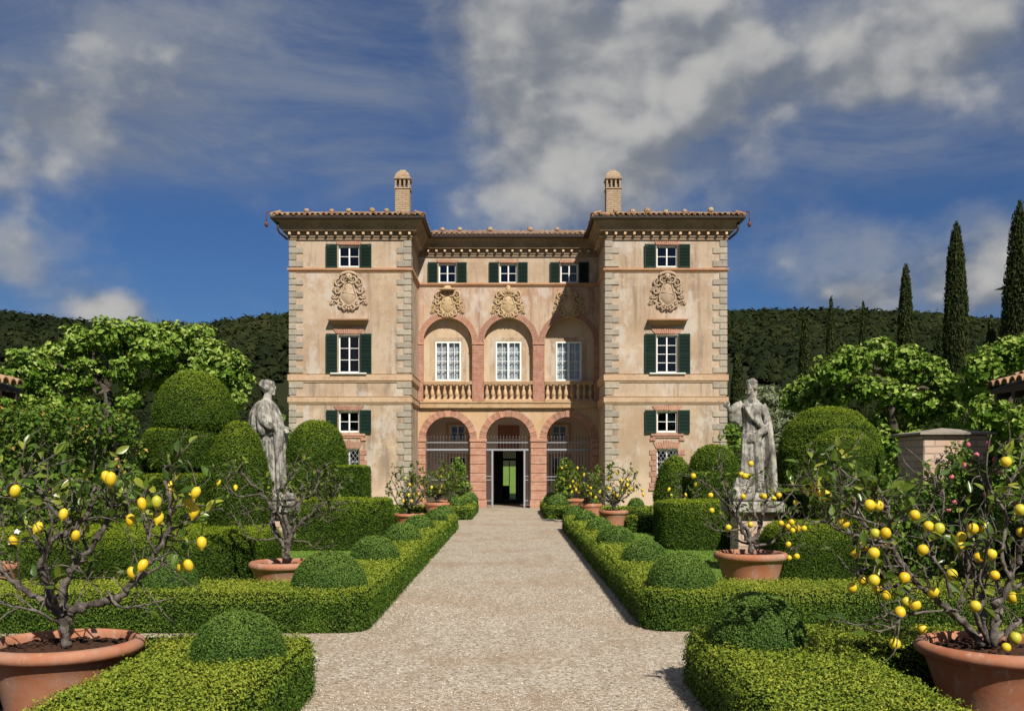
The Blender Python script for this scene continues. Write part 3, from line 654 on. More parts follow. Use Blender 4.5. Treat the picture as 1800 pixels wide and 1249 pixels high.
# --- windows
pane_cache = {}
def pane_mesh(w, h):
    k = (round(w, 3), round(h, 3))
    if k not in pane_cache: pane_cache[k] = MB().add([(-w/2, 0, -h/2), (w/2, 0, -h/2), (w/2, 0, h/2), (-w/2, 0, h/2)], [(0,1,2,3)]).mesh('pane', MT['glass'])
    return pane_cache[k]
def window(cx, z0, z1, w, y, cols, rows, fr=.055, bar=.024, stile=.055, curtain=False, mat='white', parent=villa, sill=0.0, open_=None):
    mb = MB(); x0, x1 = cx-w/2, cx+w/2
    mb.cbox(x0, x0+fr, y, y+.07, z0, z1, .008); mb.cbox(x1-fr, x1, y, y+.07, z0, z1, .008)
    mb.cbox(x0+fr, x1-fr, y+.003, y+.067, z1-fr, z1, .008); mb.cbox(x0+fr, x1-fr, y+.003, y+.067, z0, z0+fr*1.2, .008)
    mb.cbox(cx-stile/2, cx+stile/2, y-.012, y+.055, z0+fr*1.2, z1-fr, .008)
    gx = [x0+fr, cx-stile/2, cx+stile/2, x1-fr]; cells = []
    for a, b in ((gx[0], gx[1]), (gx[2], gx[3])):
        nc = cols//2
        for c in range(nc):
            xa, xb = a+(b-a)*c/nc, a+(b-a)*(c+1)/nc
            if c: mb.cbox(xa-bar/2, xa+bar/2, y+.012, y+.045, z0+fr*1.2, z1-fr, .004)
            for r in range(rows):
                za = z0+fr*1.2+(z1-z0-2.2*fr)*r/rows; zb = z0+fr*1.2+(z1-z0-2.2*fr)*(r+1)/rows
                if r and c == 0: mb.cbox(a, b, y+.010, y+.048, za-bar/2, za+bar/2, .004)
                cells.append(((xa+xb)/2, (za+zb)/2, xb-xa, zb-za))
    if sill: mb.cbox(x0-.28, x1+.28, y-.26, y-.02, z0-.05, z0+.0, .008)
    f = mb.build('window', MT[mat], parent)
    for px_, pz, pw, ph in cells: 
        link('pane', pane_mesh(pw, ph), f, (px_, y+.030, pz), (rad(random.uniform(-.5,.5)), 0, rad(random.uniform(-.6,.6))))
    if curtain:
        n = 61; xs = np.linspace(x0+.04, x1-.04, n); ph = rng.random()*6; wv = .030*np.sin(xs*38+ph)+.018*np.sin(xs*71+2*ph); V = []
        for z in np.linspace(z0+.02, z1-.02, 9): V += [(x, y+.15+q*(1-.3*(z-z0)), z) for x, q in zip(xs, wv)]
        I = np.arange(9*n).reshape(9, n); MB().add(V, np.stack([I[:-1,:-1], I[1:,:-1], I[1:,1:], I[:-1,1:]], -1).reshape(-1, 4), smooth=True).build('curtain', MT['curtain'], f)
    return f
def shutter_mesh(w, h):
    mb = MB(); st = .05
    mb.cbox(0, st, 0, .035, 0, h, .005); mb.cbox(w-st, w, 0, .035, 0, h, .005)
    for z in ((0, .07), (h-.06, h)) + (((h*.5-.03, h*.5+.03),) if h > 1.2 else ()): mb.box(st, w-st, .002, .033, *z)
    n = int((h-.13)/.052)
    for k in range(n):
        z = .075+(h-.14)*(k+.5)/n; V, F = box(st, w-st, -.034, .034, -.004, .004); a = rad(48)
        Y, Z = V[:,1].copy(), V[:,2].copy(); V[:,1] = .018+Y*math.cos(a)-Z*math.sin(a); V[:,2] = z+Y*math.sin(a)+Z*math.cos(a); mb.add(V, F)
    return mb.mesh('shutter', MT['shutter'])
sh_cache = {}
def shutters(h, y=0.0, w=.43, up=.04, gap=.03):
    x0, x1, z0, z1 = h; H = z1-z0+2*up; k = (w, round(H, 3))
    if k not in sh_cache: sh_cache[k] = shutter_mesh(w, H)
    me = sh_cache[k]
    a = link('shutter', me, villa, (x0-gap, y-.060, z0-up), (0, 0, rad(random.uniform(1, 5)))); a.scale = (-1, 1, 1)
    b = link('shutter', me, villa, (x1+gap, y-.060, z0-up), (0, 0, -rad(random.uniform(1, 5))))
def flat_arch(cx, z, w, h, y, n=11, splay=.10, key=False):
    mb = MB()
    for k in range(n):
        a, b = -.5+k/n+.006, -.5+(k+1)/n-.006; up = h*(1+ (.35 if key and abs(k-n//2) < 1 else (.18 if key and abs(k-n//2) < 2 else 0))+random.uniform(-.03, .03)); yy = y-.03+random.uniform(-.008, .004)
        V = [(cx+w*a, yy, z), (cx+w*b, yy, z), (cx+(w+2*splay)*b, yy, z+up), (cx+(w+2*splay)*a, yy, z+up)]; V += [(p[0], y+.02, p[2]) for p in V]
        mb.add(V, [(0,1,2,3), (0,4,5,1), (1,5,6,2), (2,6,7,3), (3,7,4,0)])
    return mb.build('flat_arch', MT['voussoir'], villa)
for s in (1, -1):
    c = s*WCX; fix = (lambda h: h) if s > 0 else mir
    window(c, W_LOW[2], W_LOW[3], .78, .12, 2, 3)
    window(c, W_MEZ[2], W_MEZ[3], .78, .10, 2, 2)
    window(c, W_MAIN[2], W_MAIN[3], .80, .10, 2, 4 if s > 0 else 3, sill=1)
    window(c, W_TOP[2], W_TOP[3], .80, .10, 2, 2)
    for h in (W_MEZ, W_MAIN, W_TOP): shutters(fix(h))
    flat_arch(c, 3.84, .90, .17, 0, 15, .14); flat_arch(c, 6.73, .92, .19, 0, 13, .16, True); flat_arch(c, 2.40, .84, .24, 0, 11, .12, True); flat_arch(c, 10.09, .84, .12, 0, 11, .06)
    mb = MB(); mb.cbox(c-.62, c+.62, -.07, .01, 2.86, 2.95, .01); mb.cbox(c-.56, c+.56, -.045, .01, 2.79, 2.86, .008)
    for d in (-.55, .55): mb.cbox(c+d-.10, c+d+.10, -.055, .01, 2.68, 2.79, .01)
    mb.build('window_sill', MT['voussoir'], villa)
    mb = MB()                                  # rusticated brick surround of the low window
    for d in (-1, 1):
        for k in range(7):
            wd = .20 if k % 2 else .27; a, b = sorted((c+d*.40, c+d*(.40+wd))); mb.cbox(a, b, -.035-.01*(k % 2), .01, .92+k*.205, .92+k*.205+.195, .012)
    mb.cbox(c-.70, c+.70, -.06, .01, .80, .91, .012); mb.build('window_surround', MT['voussoir'], villa)
    mb = MB(); d = .155                         # diamond iron lattice in front of it
    for k in range(-9, 10):
        for sg in (-1, 1):
            zz0, zz1, t = 1.02, 2.33, []
            for u in np.linspace(-.36, .36, 25):
                z = 1.68+k*d*1.42+sg*u*1.42
                if zz0 <= z <= zz1: t.append((c+u, .05+.004*sg, z))
            if len(t) > 2: mb.add(*tube([t[0], t[-1]], .009, 4))
    mb.build('window_lattice', MT['iron'], villa)
    mb = MB()                                  # projecting hood above the main window
    for z0, z1, w0, w1, p0, p1 in ((7.00, 7.05, .60, .60, .07, .07), (7.05, 7.20, .60, .73, .08, .30), (7.20, 7.25, .75, .75, .33, .33)):
        V = [(c-w0, -p0, z0), (c+w0, -p0, z0), (c+w1, -p1, z1), (c-w1, -p1, z1), (c-w0, .01, z0), (c+w0, .01, z0), (c+w1, .01, z1), (c-w1, .01, z1)]
        mb.add(V, [(0,1,2,3), (0,4,5,1), (1,5,6,2), (2,6,7,3), (3,7,4,0)])
    mb.cbox(c-.11, c+.11, -.05, .01, 6.93, 7.0, .01)
    mb.build('window_hood', MT['sill_band'], villa)
for c in ATT:
    window(c, 9.20, 10.0, .72, RC+.10, 2, 2); shutters((c-.36, c+.36, 9.20, 10.0), RC, .40); flat_arch(c, 10.03, .76, .10, RC, 11, .05)
for c in (-2.48, 0, 2.48): window(c, 5.22, 6.84, 1.06, RC+.27, 4, 4, .065, .022, .085, curtain=True)
for s in (-1, 1):
    window(s*2.275, 2.85, 3.55, .65, LB+.08, 2, 2); window(s*2.275, .95, 2.15, .75, LB+.08, 2, 3)
    mb = MB()
    for z0, z1 in ((2.85, 3.55), (.95, 2.15)):
        for a, b, u, v in ((s*2.275-.52, s*2.275-.40, z0-.1, z1+.12), (s*2.275+.40, s*2.275+.52, z0-.1, z1+.12), (s*2.275-.40, s*2.275+.40, z1+.01, z1+.12)): mb.box(a, b, LB-.02, LB+.01, u, v)
    mb.build('painted_surround', MT['plaster_orange'], villa)
mb = MB(); mb.box(-.48, .48, LB-.03, LB+.01, 2.95, 3.55); mb.build('wall_plaque', MT['panel_red'], villa)
mb = MB(); mb.box(-.50, .50, LB-.035, LB+.012, 2.50, 2.82); mb.build('wall_plaque', MT['panel_red'], villa)
# far garden door: frame, transom light, one closed half leaf
mb = MB()
for a, b in ((-.38, -.31), (.34, .42)): mb.cbox(a, b, DEEP+.02, DEEP+.12, .02, 2.55, .01)
mb.cbox(-.31, .34, DEEP+.025, DEEP+.115, 2.03, 2.15, .01); mb.cbox(-.01, .03, DEEP+.03, DEEP+.09, .02, 2.03, .01)
mb.cbox(-.31, -.01, DEEP+.035, DEEP+.085, .02, .72, .01)
for x in (-.23, -.11, .02, .14, .26): mb.add(*tube([(x-.06, DEEP+.06, 2.16), (x+.06, DEEP+.06, 2.54)], .012, 5)); mb.add(*tube([(x+.06, DEEP+.06, 2.16), (x-.06, DEEP+.06, 2.54)], .012, 5))
mb.build('garden_door', MT['wood_dk'], villa)

# --- lower arches: voussoirs, impost, rusticated brick piers
def wedge(r0, r1, a0, a1, y0, y1, c=.012):
    n = 4; t = np.linspace(a0, a1, n); V = []
    for y in (y0, y1):
        for r in (r0, r1): V += [(r*math.sin(u), y, r*math.cos(u)) for u in t]
    F = []
    for k in range(n-1): F += [(k, k+1, n+k+1, n+k), (2*n+k, 3*n+k, 3*n+k+1, 2*n+k+1), (k, 2*n+k, 2*n+k+1, k+1), (n+k, n+k+1, 3*n+k+1, 3*n+k)]
    F += [(0, n, 3*n, 2*n), (n-1, 3*n-1, 4*n-1, 2*n-1) if False else (n-1, 2*n+n-1, 3*n+n-1, n+n-1)]
    return np.array(V), F
nv = 13; da = math.pi/nv
v_mb = MB()
for q in range(4):
    w_ = (da-.014)/4; v_mb.add(*wedge(.905+.004*(q % 2), 1.185-.008*((q+1) % 2), -da/2+.007+q*w_+.0035, -da/2+.007+(q+1)*w_-.0035, -.035+.008*((q*7) % 3), .07))
v_mb.add(*wedge(.915, 1.175, -da/2+.01, da/2-.01, -.018, .06)); v_me = v_mb.mesh('voussoir', MT['voussoir'])
k_me = MB().add(*wedge(.895, 1.255, -da/2+.004, da/2-.004, -.055, .07)).mesh('keystone', MT['voussoir'])
for c in (-2.47, 0, 2.47):
    for k in range(nv):
        a = (k-(nv-1)/2)*da; link('keystone' if k == nv//2 else 'voussoir', k_me if k == nv//2 else v_me, villa, (c, RC+random.uniform(-.006, .006), 2.84), (0, a, 0))
piers = [(-XI, -3.38), (-1.56, -.91), (.91, 1.56), (3.38, XI)]
pz = [.36, .72, 1.08, 1.44, 1.80, 2.16, 2.46, 2.70]
for a, b in piers:
    MB().cbox(a-.03 if a > -3.6 else a, b+.03 if b < 3.6 else b, RC-.075, RC+.08, -.02, .345, .015).build('pier_base', MT['brick'], villa)
    for z0, z1 in zip(pz[:-1], pz[1:]):
        MB().cbox(a, b, RC-.04+random.uniform(-.006, .004), RC+.06, z0+.006, z1-.010, .014).build('pier_block', MT['brick'], villa)
    mb = MB(); mb.cbox(a-.03 if a > -3.6 else a, b+.03 if b < 3.6 else b, RC-.07, RC+.08, 2.71, 2.84, .02); mb.build('impost', MT['voussoir'], villa)
# --- upper arches: thin brick archivolts, brick piers
for c in (-2.48, 0, 2.48):
    mb = MB(); n = 46
    for k in range(n):
        a = -math.pi/2+math.pi*k/n; j = random.uniform(-.006, .004); mb.add(*wedge(1.05, 1.235, a+.006, a+math.pi/n-.006, -.04+j, .04))
    mb.add(*wedge(1.0, 1.052, -math.pi/2, -.8, -.075, .04)); 
    for k in range(16): mb.add(*wedge(.998, 1.048, -math.pi/2+k*math.pi/16, -math.pi/2+(k+1)*math.pi/16, -.07, .04))
    mb.build('archivolt', MT['voussoir'], villa, (c, RC, 6.78))
up = [(-XI, -3.48), (-1.48, -1.0), (1.0, 1.48), (3.48, XI)]
for a, b in up:
    MB().cbox(a, b, RC-.045, RC+.06, 4.37, 6.66, .012).build('brick_pier', MT['brick_dk'], villa)
    MB().cbox(a-.02 if a > -3.6 else a, b+.02 if b < 3.6 else b, RC-.075, RC+.07, 6.67, 6.775, .02).build('impost', MT['voussoir'], villa)
# --- balustrades
bprof = [(.072,0),(.072,.05),(.046,.07),(.042,.10),(.078,.16),(.090,.23),(.074,.33),(.040,.42),(.038,.45),(.058,.47),(.040,.49),(.044,.53),(.072,.56),(.072,.60)]
bal_me = MB().add(*lathe(bprof, 12), smooth=True).mesh('baluster', MT['baluster'])
for c in (-2.48, 0, 2.48):
    mb = MB(); mb.cbox(c-1.0, c+1.0, RC-.075, RC+.16, 5.06, 5.13, .015); mb.cbox(c-1.0, c+1.0, RC-.10, RC+.18, 5.13, 5.19, .02)
    mb.cbox(c-.995, c+.995, RC-.08, RC+.16, 4.36, 4.46, .015)
    b = mb.build('balustrade', MT['baluster'], villa)
    for k in range(8): link('baluster', bal_me, b, (c-.875+k*.25, RC+.03, 4.46), (0, 0, k*.7))
# --- iron screens and the open gate in the lower arches
bar_me = MB().add(*tube([(0,0,.10),(0,0,2.86)], .0105, 6)).add(*lathe([(.0105,2.86),(.022,2.90),(.0,3.0)], 6)).mesh('bar', MT['iron_dk'])
bar_top = MB().add(*tube([(0,0,2.44),(0,0,2.86)], .0105, 6)).add(*lathe([(.0105,2.86),(.022,2.90),(.0,3.0)], 6)).mesh('bar', MT['iron_dk'])
for i, c in enumerate((-2.47, 0, 2.47)):
    y = RC+.22; mid = i == 1
    mb = MB(); mb.cbox(c-.905, c+.905, y-.035, y+.035, 2.36, 2.435, .008)
    mb.box(c-.905, c+.905, y-.012, y+.012, 2.68, 2.715)
    if mid:
        for d in (-.66, .66): mb.cbox(c+d-.035, c+d+.035, y-.034, y+.034, .03, 2.36, .006)
        for a, b in ((-.905, -.695), (.695, .905)):
            for z in (.30, 1.15, 1.30): mb.box(c+a, c+b, y-.012, y+.012, z, z+.03)
    else:
        for z in (.10, 1.15, 1.28): mb.box(c-.905, c+.905, y-.012, y+.012, z, z+.032)
    g = mb.build('iron_gate' if mid else 'iron_screen', MT['iron'], villa)
    for k in range(14):
        x = -.84+k*.1292; link('bar', bar_top if (mid and abs(x) < .64) else bar_me, g, (c+x, y, 0))
# --- roof
PITCH = .275
def roof_pts(mb):
    EO, ZE = .56, 11.035; xi, xo, cx = XI-EO, XO+EO, (XI+XO)/2; hw = (xo-xi)/2; zr = ZE+hw*PITCH; ye = -EO; yr = ye+hw
    for s in (-1, 1):
        q = lambda *p: mb.add([(s*a, b, c) for a, b, c in p], [tuple(range(len(p)))])
        q((xi, ye, ZE), (xo, ye, ZE), (cx, yr, zr)); q((xi, ye, ZE), (cx, yr, zr), (cx, 10, zr), (xi, 10, ZE)); q((xo, ye, ZE), (xo, DEEP+EO, ZE), (cx, DEEP+EO-hw, zr), (cx, yr, zr))
    y0 = RC-EO; rid = 8.4; zz = ZE+(rid-y0)*PITCH*.93
    mb.add([(-xi-2.5, y0, ZE), (xi+2.5, y0, ZE), (xi+2.5, rid, zz), (-xi-2.5, rid, zz)], [(0,1,2,3)])
    mb.add([(-xo, DEEP+EO, ZE), (xo, DEEP+EO, ZE), (xi, rid, zz), (-xi, rid, zz)], [(0,1,2,3)])
    mb.box(-XO+.1, XO-.1, RC, DEEP, 10.9, 11.0)
mb = MB(); roof_pts(mb); roof = mb.build('roof', MT['tile'], villa)
def tiles(mb, x, y, z, length, ang, rngp):
    """one column of overlapping barrel tiles running up the slope from (x, y, z)"""
    n = max(1, int(length/.36)); tn = rngp.random()
    for k in range(n):
        r0 = .092+rngp.uniform(-.006, .006); r1 = .072; a = np.linspace(0, math.pi, 6); jx = rngp.uniform(-.012, .012)
        y0 = y+k*.36*math.cos(ang)-.06; z0 = z+k*.36*math.sin(ang)+rngp.uniform(0, .02); y1 = y0+.42*math.cos(ang); z1 = z0+.42*math.sin(ang)-.012; V = []
        for (yy, zz, r) in ((y0, z0, r0), (y1, z1, r1)): V += [(x+jx+r*math.cos(u), yy, zz+r*math.sin(u)) for u in a]
        V += [(x+jx+(r0-.02)*math.cos(u), y0, z0+(r0-.02)*math.sin(u)) for u in a]
        F = [(i, i+1, 7+i, 6+i) for i in range(5)] + [(i+1, i, 12+i, 13+i) for i in range(5)]
        mb.add(V, F, smooth=False, tint=np.clip(rngp.normal(.5, .26)*.7+.3*tn, 0, 1))
mb = MB(); rp = np.random.default_rng(3); ang = math.atan(PITCH)
for s in (-1, 1):
    x = XI-.54
    while x < XO+.56:
        d = min(x-(XI-.56), XO+.56-x); tiles(mb, s*x, -.60, 11.04, max(.36, d*1.05), ang, rp); x += .205
    V, F = [], []
    for (xa, xb) in ((XI-.56, 5.97), (XO+.56, 5.97)):     # hip tiles
        for k in range(7):
            t0, t1 = k/7, (k+1.1)/7; p0 = np.array([s*(xa+(xb-xa)*t0), -.56+2.84*t0, 11.07+2.84*PITCH*t0]); p1 = np.array([s*(xa+(xb-xa)*t1), -.56+2.84*t1, 11.07+2.84*PITCH*t1]); mb.add(*tube([p0, p1], [.10, .085], 7), tint=rp.random())
    for k in range(18): mb.add(*tube([(s*(XI-.57+rp.uniform(-.02,.02)), -.55+k*.2, 11.06), (s*(XI-.2), -.55+k*.2, 11.17)], .088, 6), tint=rp.random()); mb.add(*tube([(s*(XO+.58+rp.uniform(-.02,.02)), -.55+k*.2, 11.06), (s*(XO+.2), -.55+k*.2, 11.17)], .088, 6), tint=rp.random())
x = -XI+.62
while x < XI-.55: tiles(mb, x, RC-.60, 11.04, 3.0, ang, rp); x += .205
tag(mb.build('roof_tiles', MT['tile'], roof), kind='stuff')
mb = MB()                                         # loose stones weighing down the tiles
for s in (-1, 1):
    for t in (.10, .22, .36, .52, .68, .9): V, F = topiary_body([(.0,-.06),(.09,-.05),(.11,.0),(.09,.08),(.0,.11)], (s*(XI+t*4.4+rp.uniform(-.1,.1)), .1+rp.uniform(0,.3), 11.42+rp.uniform(-.03, .04)), 8, .03, rp.random()*9); mb.add(V, F, tint=rp.uniform(.6, 1))
for t in (-2.7, -2.0, -.75, .9, 2.0): V, F = topiary_body([(.0,-.06),(.09,-.05),(.11,.0),(.09,.08),(.0,.11)], (t, RC+.1, 11.40), 8, .03, rp.random()*9); mb.add(V, F, tint=rp.uniform(.6, 1))
tag(mb.build('roof_stones', MT['tile'], roof), kind='stuff')
for s, cx in ((-1, -4.16), (1, 4.14)):
    mb = MB(); y = 1.7; w = .29
    mb.cbox(cx-w, cx+w, y-w, y+w, 11.0, 12.60, .01); mb.cbox(cx-w-.03, cx+w+.03, y-w-.03, y+w+.03, 12.60, 12.66, .01)
    ch = mb.build('chimney', MT['brick_pale'], villa)
    mb = MB()
    for a in (-.29, -.12, .05, .22): mb.box(cx+a, cx+a+.07, y-w, y-w+.09, 12.66, 12.98); mb.box(cx+a, cx+a+.07, y+w-.09, y+w, 12.66, 12.98)
    for a in (-.12, .05): mb.box(cx-w, cx-w+.09, y+a, y+a+.07, 12.66, 12.98); mb.box(cx+w-.09, cx+w, y+a, y+a+.07, 12.66, 12.98)
    mb.box(cx-.12, cx+.12, y-.12, y+.12, 12.66, 12.98)
    mb.cbox(cx-w-.04, cx+w+.04, y-w-.04, y+w+.04, 12.98, 13.05, .012)
    V, F = lathe([(.43, 13.05), (.40, 13.16), (.31, 13.27), (.17, 13.36), (.15, 13.40), (0.001, 13.42)], 4, (cx, y, 0)); R_ = math.pi/4; X = V[:,0]-cx; Yv = V[:,1]-y
    V[:,0] = cx+X*math.cos(R_)-Yv*math.sin(R_); V[:,1] = y+X*math.sin(R_)+Yv*math.cos(R_); mb.add(V, F)
    mb.build('chimney_cap', MT['brick_pale'], ch)
    p = [(s*(XO+.40), -.30, 11.20), (s*(XO+.72), -.50, 11.20), (s*(XO+.75), -.52, 11.16), (s*(XO+.75), -.52, 10.84)]
    mb = MB(); mb.add(*tube(smooth_path(p, 3), .02, 6), smooth=True); mb.add(*lathe([(.0, 10.62), (.045, 10.64), (.075, 10.70), (.065, 10.78), (.024, 10.83), (.015, 10.85)], 12, (s*(XO+.75), -.52, 0)), smooth=True); mb.build('hanging_pot', MT['rust'], villa)
    mb = MB(); mb.add(*tube([(s*(XO+.36), -.36, 10.94), (s*(XO+.36), -.36, 10.56), (s*(XO+.30), -.30, 10.46), (s*(XO+.07), -.08, 10.27)], .045, 8), smooth=True); mb.build('downpipe', MT['gutter'], villa)

# --- carved coats of arms
def spiral(cx, cz, r, turns, start, y, s=1, n=26):
    t = np.linspace(0, 1, n); a = start+s*turns*2*np.pi*t; rr = r*(1-.82*t); return np.stack([cx+rr*np.cos(a), np.full(n, y), cz+rr*np.sin(a)], 1)
def arms(parent, cx, cz, y, W_, H_, kind, mat):
    mb = MB(); n = 36; t = np.linspace(0, 2*np.pi, n, endpoint=False)
    shp = lambda a: .86*np.array(((.27+.045*np.cos(3*a+np.pi/2)-.03*np.cos(2*a))*np.cos(a), (.36+.03*np.cos(4*a))*np.sin(a)-.05))
    rings = []
    for k, (sc, d) in enumerate(((1.16, 0), (1.12, .07), (1.0, .06), (.95, .09), (.55, .14), (.02, .16))):
        x, z = shp(t); rings.append(np.stack([cx+x*sc*W_, np.full(n, y-d), cz+z*sc*H_], 1))
    V = np.concatenate(rings); I = np.arange(6*n).reshape(6, n); J = np.roll(I, -1, 1); mb.add(V, np.stack([I[:-1], J[:-1], J[1:], I[1:]], -1).reshape(-1, 4), smooth=True)
    x, z = shp(np.linspace(0, 2*np.pi, 40)); mb.add(*tube(np.stack([cx+x*1.1*W_, np.full(40, y-.10), cz+z*1.1*H_], 1), .035, 6), smooth=True)
    T = lambda pts, r0, r1: mb.add(*tube(pts, np.linspace(r0, r1, len(pts)), 6), smooth=True)
    for s in (-1, 1):
        T(spiral(cx+s*.30*W_, cz+.30*H_, .17, 1.4, math.pi/2, y-.10, -s), .045, .016); T(spiral(cx+s*.13*W_, cz+.40*H_, .15, 1.3, -math.pi/2, y-.14, s), .042, .016)
        T(spiral(cx+s*.36*W_, cz+.05*H_, .12, 1.2, math.pi if s > 0 else 0, y-.09, s), .045, .015); T(spiral(cx+s*.26*W_, cz-.36*H_, .13, 1.3, math.pi/2, y-.11, s), .05, .018)
        T(spiral(cx+s*.12*W_, cz-.46*H_, .10, 1.2, math.pi/2, y-.12, -s), .045, .015)
        for k, (dz, ln) in enumerate(((.10, .26), (-.12, .26), (-.30, .30))):
            x0 = cx+s*(.30+.03*k)*W_; u = np.linspace(0, 1, 14)
            cu = (-1)**k; T(np.stack([x0+s*ln*.62*u*W_, np.full(14, y-.06), cz+dz*H_+cu*.07*np.sin(u*2.6)], 1), .040, .024); T(spiral(x0+s*ln*.66*W_, cz+dz*H_+cu*.0, .075, 1.3, math.pi/2*cu, y-.07, s*cu), .026, .010)
            for v in (.30, .55): T(np.stack([x0+s*ln*v*W_+np.linspace(0, s*.03, 4), np.full(4, y-.07), cz+dz*H_+np.linspace(0, -cu*.08, 4)], 1), .026, .008)
    def blob(x, z, rx, rz, d): V, F = lathe([(.001, -1), (.5, -.87), (.87, -.5), (1, 0), (.87, .5), (.5, .87), (.001, 1)], 12); V = V*np.array([rx, d, rz])+np.array([x, y-.06, z]); mb.add(V, F, smooth=True)
    if kind == 'hat':                                  # broad-brimmed prelate's hat
        mb.add(*lathe([(.001, .17), (.12, .15), (.16, .06), (.32, .02), (.33, -.02), (.16, -.03), (.001, -.03)], 24, (cx, y-.20, cz+.52*H_), 1, .75), smooth=True)
    elif kind == 'mask':
        blob(cx, cz+.47*H_, .15, .16, .20); blob(cx, cz+.43*H_, .04, .06, .30)
        for s in (-1, 1): blob(cx+s*.06, cz+.50*H_, .03, .02, .26)
        T(np.stack([cx+.30*np.cos(np.linspace(.5, 2.64, 14))*W_, np.full(14, y-.12), cz+.42*H_+.24*np.sin(np.linspace(.5, 2.64, 14))], 1), .06, .06)
    else:
        blob(cx, cz+.50*H_, .12, .20, .20)
        for k in range(-3, 4): blob(cx+k*.10, cz+.44*H_-.012*k*k, .065, .075, .16)
    for k in (-2, -1, 0, 1, 2): blob(cx+k*.075*W_, cz-(.50-.025*k*k)*H_, .045, .075, .13)
    mb.add(*tube([(cx-.20*W_, y-.15, cz+.02*H_), (cx+.20*W_, y-.15, cz-.06*H_)], .014, 5)); blob(cx-.02, cz-.14*H_, .05, .05, .11); blob(cx+.08, cz+.13*H_, .04, .04, .11); blob(cx-.10, cz+.13*H_, .04, .04, .11)
    for V_ in mb.V: V_[:, 1] = y + (V_[:, 1]-y)*.72          # low relief
    return mb.build('coat_of_arms', MT[mat], parent)
for s in (-1, 1): arms(villa, s*WCX, 8.27, 0, 1.20, 1.24, 'mask', 'relief')
arms(villa, -2.48, 8.36, RC, 1.16, 1.06, 'hat', 'relief_gold'); arms(villa, 0, 8.36, RC, 1.18, 1.10, 'crown', 'relief_gold'); arms(villa, 2.48, 8.34, RC, 1.14, 1.04, 'crown', 'relief_gold')
# ------------------------------------------------------------------ ground, paths, hills
def smooth01(t): t = np.clip(t, 0, 1); return t*t*(3-2*t)
RX = np.array([-900,-420,-300,-215,-185,-173,-160.6,-148,-136,-123.5,-115,-107,-94.7,-82.4,-62,-20,20,60,78,92.6,107,119,132,144,156.5,165,173,185,215,300,420,900], float)
RZ = np.array([76,76,72,63,58.9,57.2,55.6,54.1,52.3,51.0,51.2,52.5,54.7,56.2,57.2,57,57.5,58.2,58.6,58.6,58.8,58.6,57.2,55.7,54.7,53.7,54.7,57.2,63,71,80,78], float)
def terrain(X, Y):
    X = np.asarray(X, float); Y = np.asarray(Y, float); r = np.interp(X, RX, RZ) - 5.0
    up = smooth01((Y-125)/235.0); dn = 1-0.55*smooth01((Y-380)/300.0); rough = 1.6*lump(np.stack([X, Y, 0*X], -1), 0.022, 2.0)
    return (r*up*dn + rough*up)*np.where(Y > 125, 1, 0)
gy = np.concatenate([np.arange(125, 420, 7.0), np.linspace(420, 700, 14)]); gx = np.linspace(-700, 700, 160); GX, GY = np.meshgrid(gx, gy, indexing='ij')
GZ = terrain(GX, GY) - 0.03; GZ[:, 0] = -0.06
I = np.arange(GX.size).reshape(GX.shape)
tag(MB().add(np.stack([GX, GY, GZ], -1).reshape(-1, 3), np.stack([I[:-1,:-1], I[1:,:-1], I[1:,1:], I[:-1,1:]], -1).reshape(-1, 4), smooth=True).build('hill', MT['hill']), kind='structure')
FX = np.array([-900,-500,-420,-350,-320,-290,-260,-200,-100,0,900], float); FZ = np.array([100,106,112,128,134,133,124,112,100,96,90], float)
fx = np.linspace(-1200, 900, 140); fy = np.linspace(720, 1300, 20); GX2, GY2 = np.meshgrid(fx, fy, indexing='ij')
GZ2 = np.interp(GX2, FX, FZ)*smooth01((GY2-700)/230.0) + 2*lump(np.stack([GX2, GY2, 0*GX2], -1), 0.012, 1.0)
I = np.arange(GX2.size).reshape(GX2.shape)
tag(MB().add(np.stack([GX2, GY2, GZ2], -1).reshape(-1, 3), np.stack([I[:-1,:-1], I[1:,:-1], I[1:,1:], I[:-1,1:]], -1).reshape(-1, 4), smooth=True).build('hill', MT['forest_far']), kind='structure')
MB_ = MB(); MB_.add([(-40,64,.012), (40,64,.012), (40,95,.75), (-40,95,.75)], [(0,1,2,3)]); MB_.add([(-40,95,.75), (40,95,.75), (40,128,1.75), (-40,128,1.75)], [(0,1,2,3)])
tag(MB_.build('grass_bank', MT['grass']), kind='structure')
tag(MB().add([(-2500,-200,-.03), (2500,-200,-.03), (2500,2800,-.03), (-2500,2800,-.03)], [(0,1,2,3)]).build('ground', MT['earth']), kind='structure')
def sheet(name, quads, mat, z):
    mb = MB()
    for x0, x1, y0, y1 in quads: mb.add([(x0,y0,z), (x1,y0,z), (x1,y1,z), (x0,y1,z)], [(0,1,2,3)])
    return tag(mb.build(name, MT[mat]), kind='structure')
sheet('lawn', [(-14, -2.0, 10.6, 26.6), (1.9, 14, 10.6, 26.2), (-14, -1.6, 31, 36.4), (1.6, 14, 31, 36.4), (-60, 60, 51.5, 126)], 'grass', 0.0)
path_quads = [(-1.62, 1.62, -6, 7.2), (-14, 14, 7.2, 10.2), (-1.62, 1.62, 10.2, 26.6), (-14, 14, 26.6, 30.9), (-1.62, 1.62, 30.9, 38.36)]
sheet('gravel_path', path_quads, 'gravel', 0.006)

